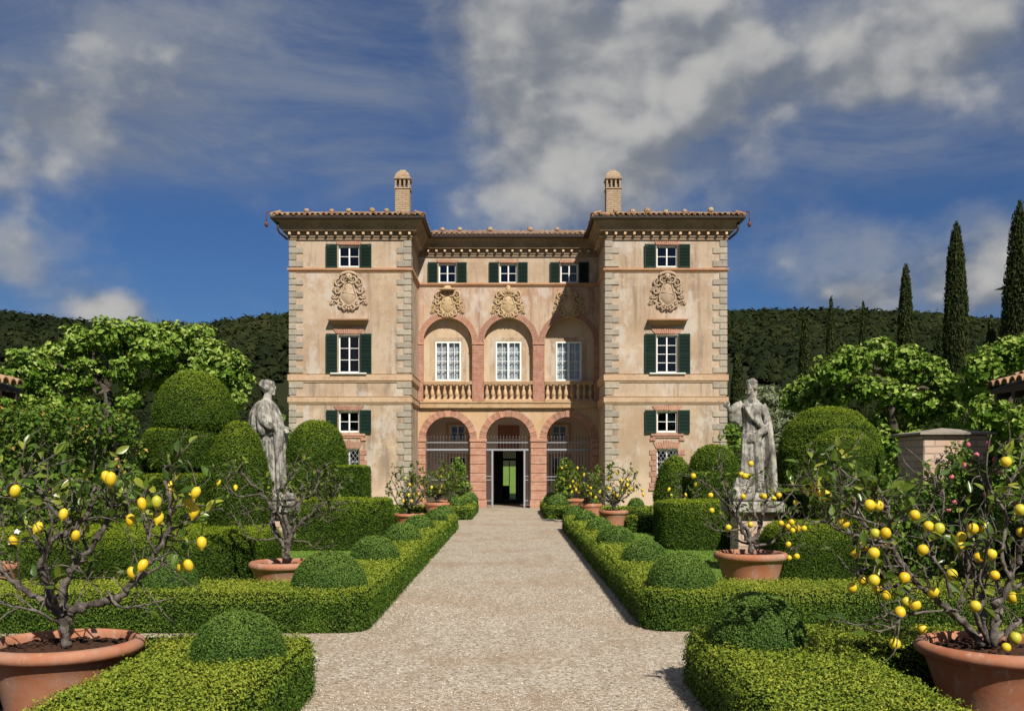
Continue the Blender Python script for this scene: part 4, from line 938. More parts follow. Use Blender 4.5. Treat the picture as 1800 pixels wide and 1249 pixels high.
rg = np.random.default_rng(21)
def pebbles():
    """loose stones lying on the nearer gravel"""
    mb = MB(); N = 34000; Y = 6.0*(16.0/6.0)**rg.random(N); X = rg.uniform(-1.6, 1.6, N)
    kp = rg.random(N) < np.clip((17-Y)/6, 0, 1); X, Y = X[kp], Y[kp]; N = len(X); m = (Y > 7.3) & (Y < 10.1); X[m] = rg.uniform(-4.2, 4.2, m.sum())
    s = (0.0030+0.0050*rg.random(N)**2.2)*(0.72+0.032*Y); O = np.array([(1,0,-.4),(0,1,-.4),(-1,0,-.4),(0,-1,-.4),(0,0,1)], float)
    F = np.array([(0,1,4),(1,2,4),(2,3,4),(3,0,4)])
    V = O[None]*(0.75+0.5*rg.random((N, 5, 1))); a = rg.random(N)*6.28; c, sn = np.cos(a)[:, None], np.sin(a)[:, None]
    st = 0.8+0.7*rg.random((N, 1)); x, y = V[..., 0]*st, V[..., 1]; V = np.stack([x*c-y*sn, x*sn+y*c, V[..., 2]*0.62], -1)*s[:, None, None]
    V += np.stack([X, Y, 0.007+s*.30], -1)[:, None]
    t = np.repeat(rg.random(N), 5); mb.add(V.reshape(-1, 3), (F[None]+5*np.arange(N)[:, None, None]).reshape(-1, 3), tint=t)
    tag(mb.build('gravel', MT['pebble'], ), kind='stuff')
pebbles()
def grass():
    N = 26000; X = np.concatenate([rg.uniform(2.15, 7, N), rg.uniform(-6.5, -2.2, N//2)]); Y = 10.9*(25.0/10.9)**rg.random(len(X)); n = len(X); h = .022+.02*rg.random(n)
    a = rg.random(n)*6.28; w = .004+.00045*Y; d = rg.normal(size=(n, 2))*.012; V = np.zeros((n, 3, 3))
    V[:,0] = np.stack([X-w*np.cos(a), Y-w*np.sin(a), 0*X], -1); V[:,1] = np.stack([X+w*np.cos(a), Y+w*np.sin(a), 0*X], -1); V[:,2] = np.stack([X+d[:,0], Y+d[:,1], h], -1)
    tag(MB().add(V.reshape(-1, 3), np.arange(3*n).reshape(n, 3), tint=np.repeat(rg.random(n), 3)).build('grass', MT['blade']), kind='stuff')
grass()
def forest(name, mat, cx, cy, cz, rad_, quads, leaf, tone):
    n = len(cx); u = rg.normal(size=(n, quads, 3)); u[..., 2] = np.abs(u[..., 2])*.9; u = unit(u); sh = (0.72+0.34*rg.random((n, quads, 1)))
    R = rad_[:, None, None]*np.array([1, 1, .95]); P = np.stack([cx, cy, cz], -1)[:, None] + u*R*sh
    V, F = leaf_tris(P.reshape(-1, 3), u.reshape(-1, 3), np.repeat(leaf, quads)*(.8+.5*rg.random(n*quads)), .85, rg, up=.35, jit=.32)
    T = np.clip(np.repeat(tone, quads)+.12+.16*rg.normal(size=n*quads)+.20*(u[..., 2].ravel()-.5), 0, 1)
    mb = MB().add(V, F, tint=np.repeat(T, 3)); a = np.arange(8)*math.pi/4; pr = np.array([(1.0, -.15), (.74, .60), (.02, .92)])
    D = np.stack([pr[:, :1]*np.cos(a), pr[:, :1]*np.sin(a), np.repeat(pr[:, 1:], 8, 1)], -1).reshape(-1, 3); I = np.arange(24).reshape(3, 8); J = np.roll(I, -1, 1); DF = np.stack([I[:-1], J[:-1], J[1:], I[1:]], -1).reshape(-1, 4)
    B = D[None]*(rad_*.86)[:, None, None]*(.88+.24*rg.random((n, 24, 1)))+np.stack([cx, cy, cz], -1)[:, None]
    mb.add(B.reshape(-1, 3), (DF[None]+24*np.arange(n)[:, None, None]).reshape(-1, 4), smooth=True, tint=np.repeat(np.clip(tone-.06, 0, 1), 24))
    tag(mb.build(name, MT[mat]), kind='stuff')
def scatter(n, x0, x1, y0, y1): return rg.uniform(x0, x1, n), rg.uniform(y0, y1, n)
a = scatter(2300, -205, -55, 205, 374); b = scatter(3500, 58, 195, 185, 374); X = np.concatenate([a[0], b[0]]); Y = np.concatenate([a[1], b[1]])
c_ = scatter(420, -75, -16, 132, 208); d_ = scatter(900, 20, 118, 130, 192); X = np.concatenate([X, c_[0], d_[0]]); Y = np.concatenate([Y, c_[1], d_[1]])
R_ = 1.4+2.6*rg.random(len(X))**1.6; tone = np.clip(.38+.14*rg.normal(size=len(X))+.34*lump(np.stack([X, Y, 0*X], -1), .03, 4), 0, 1)
forest('forest', 'forest', X, Y, terrain(X, Y)+R_*.35, R_, 26, .25+.0031*Y, tone)
X, Y = scatter(420, -420, -215, 860, 960); Z = np.interp(X, FX, FZ)*smooth01((Y-700)/230.0)
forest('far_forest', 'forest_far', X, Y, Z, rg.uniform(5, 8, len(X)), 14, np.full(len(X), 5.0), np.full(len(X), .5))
# ------------------------------------------------------------------ clipped hedges and topiary
CAMP = np.array([0, 0, EYE])
def leafL(lo, k): return lambda P: np.maximum(lo, k*P[:, 1])
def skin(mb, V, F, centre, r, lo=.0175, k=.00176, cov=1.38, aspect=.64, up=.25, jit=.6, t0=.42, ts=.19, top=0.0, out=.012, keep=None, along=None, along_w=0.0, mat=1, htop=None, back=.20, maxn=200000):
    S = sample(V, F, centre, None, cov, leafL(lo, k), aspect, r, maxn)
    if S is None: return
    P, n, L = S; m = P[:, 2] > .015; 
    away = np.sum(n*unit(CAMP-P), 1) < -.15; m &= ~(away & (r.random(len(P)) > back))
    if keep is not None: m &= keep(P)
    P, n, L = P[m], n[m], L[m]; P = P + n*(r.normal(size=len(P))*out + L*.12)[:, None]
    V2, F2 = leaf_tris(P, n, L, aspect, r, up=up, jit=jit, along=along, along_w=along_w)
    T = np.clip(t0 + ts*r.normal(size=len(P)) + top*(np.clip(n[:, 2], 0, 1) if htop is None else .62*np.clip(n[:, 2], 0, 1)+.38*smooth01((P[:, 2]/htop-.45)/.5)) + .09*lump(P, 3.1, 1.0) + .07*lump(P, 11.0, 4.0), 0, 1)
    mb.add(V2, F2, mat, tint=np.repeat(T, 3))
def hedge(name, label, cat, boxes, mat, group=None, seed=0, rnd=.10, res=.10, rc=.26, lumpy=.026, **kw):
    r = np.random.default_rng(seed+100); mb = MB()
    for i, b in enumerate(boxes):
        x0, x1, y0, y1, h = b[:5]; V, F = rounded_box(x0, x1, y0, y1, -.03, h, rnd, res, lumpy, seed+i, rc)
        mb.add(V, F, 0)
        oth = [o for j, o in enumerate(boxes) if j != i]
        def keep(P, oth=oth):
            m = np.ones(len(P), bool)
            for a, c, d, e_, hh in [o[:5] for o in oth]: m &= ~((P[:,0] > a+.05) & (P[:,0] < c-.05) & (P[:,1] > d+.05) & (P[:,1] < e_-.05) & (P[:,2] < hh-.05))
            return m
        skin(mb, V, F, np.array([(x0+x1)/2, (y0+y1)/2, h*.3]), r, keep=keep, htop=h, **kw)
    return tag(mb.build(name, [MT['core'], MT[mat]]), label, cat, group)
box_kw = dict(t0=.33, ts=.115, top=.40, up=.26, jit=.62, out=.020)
HG = 'low box hedges edging the beds'
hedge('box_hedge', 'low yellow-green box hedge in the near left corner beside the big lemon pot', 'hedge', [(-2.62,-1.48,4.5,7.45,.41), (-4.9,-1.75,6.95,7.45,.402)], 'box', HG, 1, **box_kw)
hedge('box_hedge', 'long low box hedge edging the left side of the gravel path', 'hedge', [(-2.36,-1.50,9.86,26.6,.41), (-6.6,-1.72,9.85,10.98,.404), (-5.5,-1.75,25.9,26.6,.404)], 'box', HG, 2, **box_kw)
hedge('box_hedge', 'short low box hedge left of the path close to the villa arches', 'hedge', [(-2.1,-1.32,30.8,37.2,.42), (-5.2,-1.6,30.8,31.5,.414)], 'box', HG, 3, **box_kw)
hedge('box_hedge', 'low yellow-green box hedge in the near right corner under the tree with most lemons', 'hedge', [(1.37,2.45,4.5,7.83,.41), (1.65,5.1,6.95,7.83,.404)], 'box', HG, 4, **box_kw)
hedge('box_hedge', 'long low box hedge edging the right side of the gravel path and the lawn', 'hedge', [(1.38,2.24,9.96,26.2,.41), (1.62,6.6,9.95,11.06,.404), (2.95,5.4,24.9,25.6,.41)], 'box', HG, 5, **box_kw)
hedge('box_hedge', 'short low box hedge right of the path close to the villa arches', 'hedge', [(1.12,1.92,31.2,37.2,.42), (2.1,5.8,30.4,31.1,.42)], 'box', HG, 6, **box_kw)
DG = 'box domes along the path hedges'
ORD = ['first', 'second', 'third', 'fourth', 'fifth', 'sixth']
def dome(x, y, r_, h, label, seed, z0=.36):
    r = np.random.default_rng(seed+300); mb = MB(); t = np.linspace(0, math.pi/2, 10)
    prof = [(r_*.96, 0)] + [(r_*math.cos(u)**.92, .03+h*math.sin(u)) for u in t[:-1]] + [(.001, .03+h)]
    V, F = topiary_body(prof, (x, y, z0), 36, .014, seed); mb.add(V, F, 0)
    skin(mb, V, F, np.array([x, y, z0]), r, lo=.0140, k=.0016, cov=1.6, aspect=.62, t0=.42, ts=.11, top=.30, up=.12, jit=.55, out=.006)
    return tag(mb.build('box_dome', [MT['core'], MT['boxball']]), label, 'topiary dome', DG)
dome(-1.88, 6.62, .315, .31, 'round box dome on the near left corner hedge beside the big pot', 1)
for i, (x, y, r_, h) in enumerate([(-1.97,10.43,.40,.39), (-1.92,13.5,.345,.35), (-1.91,16.9,.33,.32), (-1.94,20.1,.32,.30), (-1.80,23.0,.28,.29), (-1.80,25.8,.27,.28)]):
    dome(x, y, r_, h, ('large box dome on the front corner of the long left path hedge' if i == 0 else f'{ORD[i]} box dome from the front along the long left path hedge'), 10+i)
dome(-3.75, 10.45, .35, .36, 'box dome half hidden behind the near left lemon tree branches', 20)
dome(1.80, 7.07, .35, .40, 'dark shadowed box dome on the near right corner hedge', 2)
for i, (x, y, r_, h) in enumerate([(1.82,10.42,.37,.37), (1.81,13.2,.31,.31), (1.76,16.4,.33,.31), (1.77,19.6,.27,.28), (1.74,22.8,.27,.29), (1.68,25.5,.26,.29)]):
    dome(x, y, r_, h, ('large box dome on the front corner of the long right path hedge' if i == 0 else f'{ORD[i]} box dome from the front along the long right path hedge'), 30+i)
for i, (x, y, r_, h, l) in enumerate([(-1.80,30.9+.3,.31,.34,'box dome on the near end of the short left hedge by the villa'), (-1.62,33.0,.29,.34,'middle box dome of the short left hedge by the villa'), (-1.62,35.6,.36,.40,'box dome nearest the left arch pier of the villa'),
        (1.50,31.7,.36,.40,'box dome on the near end of the short right hedge by the villa'), (1.45,34.4,.33,.40,'box dome nearest the right arch pier of the villa'), (2.5,30.7,.30,.34,'box dome on the cross hedge just left of the far right lemon pot'), (3.95,30.75,.27,.32,'small box dome on the cross hedge below the right wing wall'), (4.85,25.2,.28,.32,'box dome on the cross hedge beside the right yew block')]):
    dome(x, y, r_, h, l, 50+i)
YG = 'clipped yew shapes'
yew_kw = dict(lo=.028, k=.0020, cov=1.38, aspect=.36, t0=.31, ts=.13, top=.52, up=.14, jit=.58, out=.016)  # sides tinted darker than tops: self-shadow put into colour, beside new growth
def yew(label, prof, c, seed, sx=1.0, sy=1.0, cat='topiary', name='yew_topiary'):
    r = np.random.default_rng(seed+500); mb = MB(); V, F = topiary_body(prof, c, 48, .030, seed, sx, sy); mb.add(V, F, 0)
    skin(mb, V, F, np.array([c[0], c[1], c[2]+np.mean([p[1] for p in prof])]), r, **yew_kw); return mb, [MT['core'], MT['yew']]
def half(r_, z0, z1, n=9, e=1.0): return [(r_*.92, z0-.02), (r_, z0+.08*(z1-z0))] + [(r_*math.cos(u)**e, z0+(.10+.90*math.sin(u))*(z1-z0)) for u in np.linspace(.12, math.pi/2-.02, n)] + [(.001, z1)]
def pill(r_, z0, z1, q=.22): return [(.001, z0), (r_*.78, z0), (r_*.95, z0+q*.35), (r_, z0+q), (r_, z1-q), (r_*.94, z1-q*.4), (r_*.75, z1-.03), (.001, z1)]
# tall tiered topiary on the left
t = thing('yew_topiary', 'tall tiered yew topiary with a big dome on top, left of the left statue', 'topiary', (-5.75, 17.5, 0), YG)
for nm, prof, c, sx in (('dome', half(.73, 2.38, 3.42), (.02, 0, 0), 1.0), ('tier', pill(.78, 1.60, 2.42, .26), (-.12, 0, 0), 1.0), ('tier', pill(.98, .72, 1.60, .12), (0, .1, 0), 1.0), ('base', pill(1.15, -.03, .78, .1), (0, .2, 0), 1.0)):
    mb, ms = yew('', prof, (t.location.x+c[0], t.location.y+c[1], 0), 3, sx); o = mb.build(nm, ms, t); o.location = -Vector(t.location)
mb, ms = yew('', [(.45,-.02),(.52,.5),(.54,1.0),(.52,1.45),(.45,1.85),(.33,2.15),(.17,2.34),(.001,2.40)], (-4.22, 14.9, 0), 5, .90, 1); tag(mb.build('yew_topiary', ms), 'tall rounded yew cone between the tiered topiary and the left statue', 'topiary', YG)
t = thing('yew_topiary', 'yew cone growing out of a square yew block left of the villa window', 'topiary', (-4.45, 22.3, 0), YG)
mb, ms = yew('', half(.70, 1.60, 2.74, 10, .78), (-4.50, 22.3, 0), 7); o = mb.build('dome', ms, t); o.location = -Vector(t.location)
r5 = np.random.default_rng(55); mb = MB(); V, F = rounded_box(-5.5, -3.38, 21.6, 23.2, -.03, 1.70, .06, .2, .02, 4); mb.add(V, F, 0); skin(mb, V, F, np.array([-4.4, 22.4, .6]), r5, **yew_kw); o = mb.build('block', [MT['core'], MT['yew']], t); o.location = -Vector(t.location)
def yhedge(label, boxes, seed, rnd=.10, group='clipped yew hedge blocks'): return hedge('yew_hedge', label, 'hedge', boxes, 'yew', group, seed, rnd, .2, **yew_kw)
yhedge('square yew hedge block on the left lawn before the villa', [(-4.75,-2.55,19.6,21.0,1.02)], 60)
yhedge('low broad yew hedge behind the middle left lemon pot', [(-7.6,-3.55,13.0,15.2,.80)], 61, .25)
yhedge('dark yew hedge behind the low broad left hedge below the tiered topiary', [(-8.4,-4.45,16.1,16.7,1.06)], 62)
yhedge('square yew hedge block on the right lawn before the villa', [(3.06,4.75,19.7,21.0,.98)], 63)
yhedge('low rounded yew hedge right of the middle right lemon pot', [(3.95,7.9,14.2,15.6,.83)], 64, .25)
yhedge('taller dark yew hedge behind the low rounded right hedge', [(4.5,8.8,16.6,17.4,1.28)], 65)
t = thing('yew_topiary', 'small yew dome on a square yew block left of the right statue', 'topiary', (4.6, 22.2, 0), YG)
mb, ms = yew('', half(.54, 1.50, 2.18, 9, .85), (4.62, 22.2, 0), 9); o = mb.build('dome', ms, t); o.location = -Vector(t.location)
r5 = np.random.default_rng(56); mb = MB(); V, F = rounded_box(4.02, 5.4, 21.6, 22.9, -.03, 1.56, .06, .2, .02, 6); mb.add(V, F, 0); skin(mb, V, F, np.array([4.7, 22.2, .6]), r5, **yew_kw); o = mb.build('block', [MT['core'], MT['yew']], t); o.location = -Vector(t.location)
mb, ms = yew('', [(.44,-.02),(.50,.5),(.50,1.0),(.44,1.4),(.33,1.72),(.18,1.92),(.001,2.0)], (4.08, 24.2, 0), 10); tag(mb.build('yew_topiary', ms), 'slim bullet-shaped yew before the right wing of the villa', 'topiary', YG)
mb, ms = yew('', [(.88,-.02),(.94,.6),(.94,1.4),(.90,2.0),(.76,2.42),(.5,2.68),(.25,2.78),(.001,2.80)], (5.86, 17.9, 0), 11); tag(mb.build('yew_topiary', ms), 'big round-topped yew right of the right statue', 'topiary', YG)
mb, ms = yew('', [(.52,-.02),(.56,.6),(.565,1.5),(.53,1.88),(.42,2.12),(.24,2.26),(.001,2.30)], (5.28, 15.5, 0), 12); tag(mb.build('yew_topiary', ms), 'smaller round-topped yew standing before the big round yew', 'topiary', YG)

# ------------------------------------------------------------------ loose shrubs and trees
def blobs_foliage(mb, blobs, mat_i, r, L, per, aspect=.72, up=.45, jit=.65, t0=.45, ts=.2, top=.25, shell=.55, hang=0.0, sq=1.0, clump=False):
    for (x, y, z, R) in blobs:
        n = int(per*R*R)
        if clump:                                  # leaves gathered into tufts with gaps between them
            nc = int(26+12*R); cu = unit(r.normal(size=(nc, 3))); cr = R*(.60+.38*r.random(nc)); cc = cu*cr[:, None]; k = r.integers(nc, size=n); cs = R*(.20+.13*r.random(nc))
            q = unit(r.normal(size=(n, 3)))*(cs[k]*r.random(n)**.45)[:, None]*np.array([1.15, 1.15, .85]); q = cc[k]+q; rr = np.linalg.norm(q, axis=1); u = q/rr[:, None]
        else: u = unit(r.normal(size=(n, 3))); rr = R*(shell+(1.04-shell)*r.random(n)**.55)*(1+.16*lump(u*2.3, 1.0, x*3+z))
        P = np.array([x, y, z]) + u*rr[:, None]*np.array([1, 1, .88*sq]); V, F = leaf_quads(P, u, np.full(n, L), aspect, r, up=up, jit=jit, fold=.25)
        T = np.clip(t0+ts*r.normal(size=n)+top*u[:, 2]*(rr/R)+.10*(rr/R-.8), 0, 1); mb.add(V, F, mat_i, tint=np.repeat(T, 4))  # tint lightens upward and outward, putting crown shading into the leaf colour
def broad_tree(name, label, base, blobs, limbs, seed, L=.15, per=1500, mat='mulberry', group=None, trunk_r=.20, **kw):
    kw.setdefault('t0', .50); kw.setdefault('clump', True); kw.setdefault('jit', .55)
    r = np.random.default_rng(seed); t = thing(name, label, 'tree', base, group); b = Vector(base); mb = MB()
    for pts, r0, r1 in limbs:
        r0, r1 = r0*.62, r1*.55; p = smooth_path([np.array(q) for q in pts], 6); p = p + .05*r.normal(size=p.shape); mb.add(*tube(p, np.linspace(r0, r1, len(p)), 8), smooth=True)
    o = mb.build('trunk', MT['bark_grey'], t); o.location = -b
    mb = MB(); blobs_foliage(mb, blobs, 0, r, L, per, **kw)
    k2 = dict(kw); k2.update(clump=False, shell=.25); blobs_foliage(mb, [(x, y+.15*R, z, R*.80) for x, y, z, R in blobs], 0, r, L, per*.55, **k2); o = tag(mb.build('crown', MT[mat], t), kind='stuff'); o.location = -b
    return t
def bl(Y, lst, dy=.5, seed=1):
    r = random.Random(seed); out = []
    for px, py, rp in lst: y = Y+r.uniform(-dy, dy); p = at(px, py, y); out.append((p.x, p.y, p.z, rp*y/F_PX))
    return out
TG = 'pollarded broad-leaved trees'
Y = 25.0
L1 = [(50,650,46),(105,640,46),(140,605,44),(195,590,42),(250,592,44),(150,655,38),(110,690,44),(55,700,44),(20,705,40),(215,648,26),(232,672,30),(228,700,26),(210,720,22),(80,730,42),(150,715,22),(30,738,40),(268,622,38)]
L2 = [(300,598,38),(340,600,42),(375,630,40),(405,650,36),(420,672,26),(340,645,34),(300,640,30),(285,668,26),(418,700,18),(372,665,30),(405,705,20)]
g = lambda px, py, y=Y: tuple(at(px, py, y))
broad_tree('pollard_tree', 'broad-leaved pollard tree with bare limbs at the far left behind the shrubs', (at(175,820,Y).x, Y, 0), bl(Y, L1), [([(at(188,820,Y).x, Y, 0), g(190,720), g(176,670), g(160,640)], .24, .14), ([g(186,700), g(188,655), g(190,620)], .12, .07), ([g(172,668), g(130,650), g(95,640)], .13, .05), ([g(160,640), g(180,610), g(230,600)], .10, .05), ([g(185,690), g(130,685), g(90,690)], .09, .04)], 41, group=TG)
broad_tree('pollard_tree', 'broad-leaved pollard tree directly behind the tall tiered topiary', (at(345,820,Y+.8).x, Y+.8, 0), bl(Y+.8, L2), [([(at(345,820,Y+.8).x, Y+.8, 0), g(345,720,Y+.8), g(340,650,Y+.8)], .22, .14), ([g(342,680,Y+.8), g(300,640,Y+.8), g(262,632,Y+.8)], .12, .06), ([g(342,670,Y+.8), g(380,660,Y+.8), g(410,670,Y+.8)], .11, .05)], 42, group=TG)
R1 = [(1400,700,30),(1430,690,36),(1470,650,38),(1500,630,36),(1545,625,40),(1595,640,42),(1635,660,38),(1665,680,32),(1520,680,34),(1470,690,32),(1440,720,26),(1560,690,26),(1600,705,34),(1640,715,30),(1545,735,22),(1610,740,30),(1668,720,24),(1500,755,28),(1560,775,34),(1620,775,36),(1670,765,32),(1590,820,40),(1650,830,40)]
R2 = [(1725,650,34),(1760,625,38),(1800,615,44),(1850,620,50),(1710,690,32),(1740,720,30),(1785,740,36),(1755,770,34),(1790,800,40),(1770,840,40),(1810,860,44),(1850,700,50),(1715,745,24),(1840,780,50)]
Y = 23.0
broad_tree('pollard_tree', 'broad-leaved pollard tree behind the two round-topped yews on the right', (at(1575,820,Y).x, Y, 0), bl(Y, R1, .6, 2), [([(at(1575,820,Y).x, Y, 0), g(1570,740,Y), g(1555,690,Y)], .22, .13), ([g(1562,710,Y), g(1500,680,Y), g(1450,690,Y)], .12, .05), ([g(1562,700,Y), g(1620,680,Y), g(1655,690,Y)], .12, .05), ([g(1556,690,Y), g(1545,660,Y), g(1540,640,Y)], .1, .05)], 43, group=TG)
Y = 21.5
broad_tree('pollard_tree', 'broad-leaved tree at the far right behind the brick pillar and tiled roof', (at(1790,820,Y).x, Y, 0), bl(Y, R2, .6, 3), [([(at(1790,820,Y).x, Y, 0), g(1785,740,Y), g(1770,680,Y)], .22, .13), ([g(1780,720,Y), g(1730,700,Y), g(1700,690,Y)], .12, .05), ([g(1775,690,Y), g(1820,660,Y), g(1850,640,Y)], .12, .05)], 44, group=TG)
def shrub(name, label, blobs, mat, seed, L, per, cat='shrub', stems=None, group=None, **kw):
    r = np.random.default_rng(seed); bx = np.mean([b[0] for b in blobs]); by = np.mean([b[1] for b in blobs]); base = Vector((bx, by, 0)); t = thing(name, label, cat, base, group); mb = MB()
    for (x, y, z, R) in blobs[:8]: p = smooth_path([(bx+.3*(x-bx), by+.3*(y-by), 0), (bx+.7*(x-bx), by+.7*(y-by), z*.5), (x, y, z)], 4); mb.add(*tube(p, np.linspace(.03, .012, len(p)), 5), smooth=True)
    o = mb.build('stem', MT['bark_grey'], t); o.location = -base
    mb = MB(); blobs_foliage(mb, blobs, 0, r, L, per, **kw); o = tag(mb.build('foliage', MT[mat], t), kind='stuff'); o.location = -base; return t
Y = 16.5
shrub('flowering_shrub', 'dense dark shrub with small orange blossoms below the left pollard tree', bl(Y, [(20,745,40),(70,745,42),(125,748,42),(175,745,40),(215,750,32),(30,800,50),(100,800,52),(165,800,48),(215,800,40),(60,860,60),(140,860,58),(205,850,46),(-40,780,60)], .4, 4), 'shrub', 71, .085, 2300, t0=.42, ts=.26, top=.16, shell=.6, jit=.8)
shrub('flowering_shrub', 'leafy low shrub with pale flowers at the left picture edge', bl(14.5, [(0,900,40),(50,905,38),(105,895,40),(150,890,34),(-50,900,50)], .3, 5), 'shrub', 72, .075, 2300, t0=.40, ts=.22, top=.12)
shrub('lime_shrub', 'bright green climbing shrub between the left statue and the villa corner', bl(30.0, [(497,770,24),(492,800,24),(505,830,24),(485,740,16),(470,800,22)], .3, 6), 'laurel', 73, .15, 1100, t0=.55)
shrub('lime_shrub', 'bright green shrub between the villa corner and the right statue', bl(32.0, [(1288,760,18),(1292,790,22),(1300,820,26),(1310,745,14)], .3, 7), 'laurel', 74, .16, 1000, t0=.5)
OG = 'grey-green olive trees'
for i, (px, py, rr, Yq, l) in enumerate([(1345,720,46,48,'grey-green olive tree just right of the right statue'), (1385,745,40,44,'grey-green olive tree left of the right pollard tree')]):
    base = (at(px, 820, Yq).x, Yq, 0); pts = bl(Yq, [(px,py,rr),(px-30,py+25,rr*.75),(px+28,py+20,rr*.7),(px+5,py-25,rr*.7),(px-10,py+50,rr*.8),(px+20,py+60,rr*.7)], 1.0, 8+i)
    broad_tree('olive_tree', l, base, pts, [([base, (base[0]+.2, Yq, 1.0), tuple(at(px, py, Yq))], .22, .10)], 80+i, .26, 420, 'olive', OG, aspect=.4, t0=.45, top=.2)
CG = 'dark cypress trees on the slope'
def cypress(px, ptop, wpx, Yq, label, seed, pbase=None):
    r = np.random.default_rng(seed); x = (px-CX_PX)*Yq/F_PX; z0 = float(terrain(x, Yq)); top = EYE+(HOR_PX-ptop)*Yq/F_PX; H = top-z0; Rm = wpx*Yq/F_PX/2
    t = thing('cypress', label, 'cypress', (x, Yq, z0), CG); MB().add(*tube([(0,0,-.2), (0,0,H*.2), (0,0,H*.9)], [Rm*.28, Rm*.22, .03], 8), smooth=True).build('trunk', MT['bark_grey'], t)
    prof = [(.001, .04*H), (.55*Rm, .05*H), (.85*Rm, .14*H), (Rm*.98, .30*H), (Rm*.96, .50*H), (Rm*.80, .70*H), (Rm*.55, .85*H), (Rm*.28, .95*H), (.02, .995*H), (.001, H)]
    V, F = lathe(prof, 20); q = np.stack([V[:,0]*2.2/Rm, V[:,1]*2.2/Rm, V[:,2]*1.1/Rm], -1); nn = unit(V*np.array([1, 1, 0])+1e-6); V = V + nn*(lump(q, 1.0, seed)*.11*Rm)[:, None]
    mb = MB(); mb.add(V*np.array([.86, .86, .99]), F, 0); S = sample(V, F, np.array([0, 0, H*.4]), None, 1.5, lambda P: np.full(len(P), max(.15, .0029*Yq)), .34, r, 22000); P, n, L = S
    P = P + n*(r.normal(size=len(P))*.07*Rm)[:, None]
    V2, F2 = leaf_quads(P, n, L*1.5, .34, r, up=.15, jit=.55, along=(0, 0, 1), along_w=.62); mb.add(V2, F2, 1, tint=np.repeat(np.clip(.45+.22*r.normal(size=len(P))+.15*lump(P, 2.0/Rm, 2), 0, 1), 4))
    tag(mb.build('crown', [MT['core'], MT['cypress']], t), kind='stuff'); return t
for i, c in enumerate([(1592,462,30,85,'middle-height cypress rising alone above the right tree line'), (1681,387,42,75,'tall slim cypress second from the right edge'), (1793,352,60,58,'tallest thick cypress at the right picture edge'), (1461,519,18,120,'small distant cypress on the ridge left of the lone middle one'),
        (1517,528,17,125,'small distant cypress nearest the lone middle cypress'), (1415,550,24,95,'cypress standing low against the wooded hill right of the villa'), (1651,572,14,110,'thin short cypress just left of the tall slim one'), (1742,553,22,100,'squat cypress left of the tower house'), (1760,560,20,104,'squat cypress in front of the tower house'), (1297,610,26,70,'dark cypress close behind the right corner of the villa')]): cypress(*c, 90+i)
# ------------------------------------------------------------------ neighbouring buildings
def garden_building(label, xe, y0, side, seed):
    """long low building beside the garden; its eave runs along the garden and ends at y0 (side -1 left, +1 right)"""
    t = thing('garden_building', label, 'building', (xe, y0, 0), None, rad(90) if side < 0 else rad(-90)); r = np.random.default_rng(seed); mb = MB()
    lx0, lx1 = (-7.5, 0.0) if side < 0 else (0.0, 7.5); ze, zr, run = 2.84, 3.72, 2.7; ang_ = math.atan2(zr-ze, run); ln = run/math.cos(ang_); x = lx0+.1
    a0, a1 = (lx0, -.32) if side < 0 else (.32, lx1)
    w = MB(); w.box(a0, a1, .38, 4.6, 0, 2.75); w.build('wall', MT['plaster'], t)
    rf = MB(); Q = lambda za, zb, x0=lx0, x1=lx1: [(x0,0,ze-za), (x1,0,ze-za), (x1,run,zr-za), (x0,run,zr-za), (x0,0,ze-zb), (x1,0,ze-zb), (x1,run,zr-zb), (x0,run,zr-zb)]
    HF = [(0,1,2,3), (7,6,5,4), (0,4,5,1), (1,5,6,2), (2,6,7,3), (3,7,4,0)]; rf.add(Q(.03, .10), HF); rf.add([(lx0,run,zr-.03), (lx1,run,zr-.03), (lx1,2*run,ze), (lx0,2*run,ze)], [(0,1,2,3)])
    k = lx0+.1
    while k < lx1-.1: rf.add(Q(.102, .20, k, k+.09), HF); k += .48
    ro = rf.build('roof', MT['wood_dk'], t)
    while x < lx1: tiles(mb, x, 0, ze, ln, ang_, r); x += .20
    tag(mb.build('roof_tiles', MT['tile'], ro), kind='stuff')
garden_building('low tiled garden building cut by the left picture edge', -7.02, 13.9, -1, 5)
garden_building('low tiled garden building with a plastered wall cut by the right picture edge', 6.93, 14.0, 1, 6)
t = thing('tower_house', 'pale tower house with a tiled roof on the slope behind the thick cypress', 'house', (52.2, 92.0, 0))
zt = -.5; zt2 = 19.3
mb = MB(); mb.box(-3.2, 4.2, -3.5, 3.5, zt, zt2); mb.build('wall', MT['plaster'], t)
mb = MB(); mb.add([(-4.2,-4.4,zt2), (5.2,-4.4,zt2), (5.2,4.4,zt2), (-4.2,4.4,zt2), (.5,0,zt2+1.6)], [(0,1,4), (1,2,4), (2,3,4), (3,0,4), (3,2,1,0)]); rf = mb.build('roof', MT['tile'], t)
f = MB().cbox(1.0, 2.0, -3.56, -3.4, zt2-3.4, zt2-1.9, .03).build('window', MT['white'], t); MB().box(1.1, 1.9, -3.58, -3.57, zt2-3.3, zt2-2.0).build('pane', MT['glass'], f)
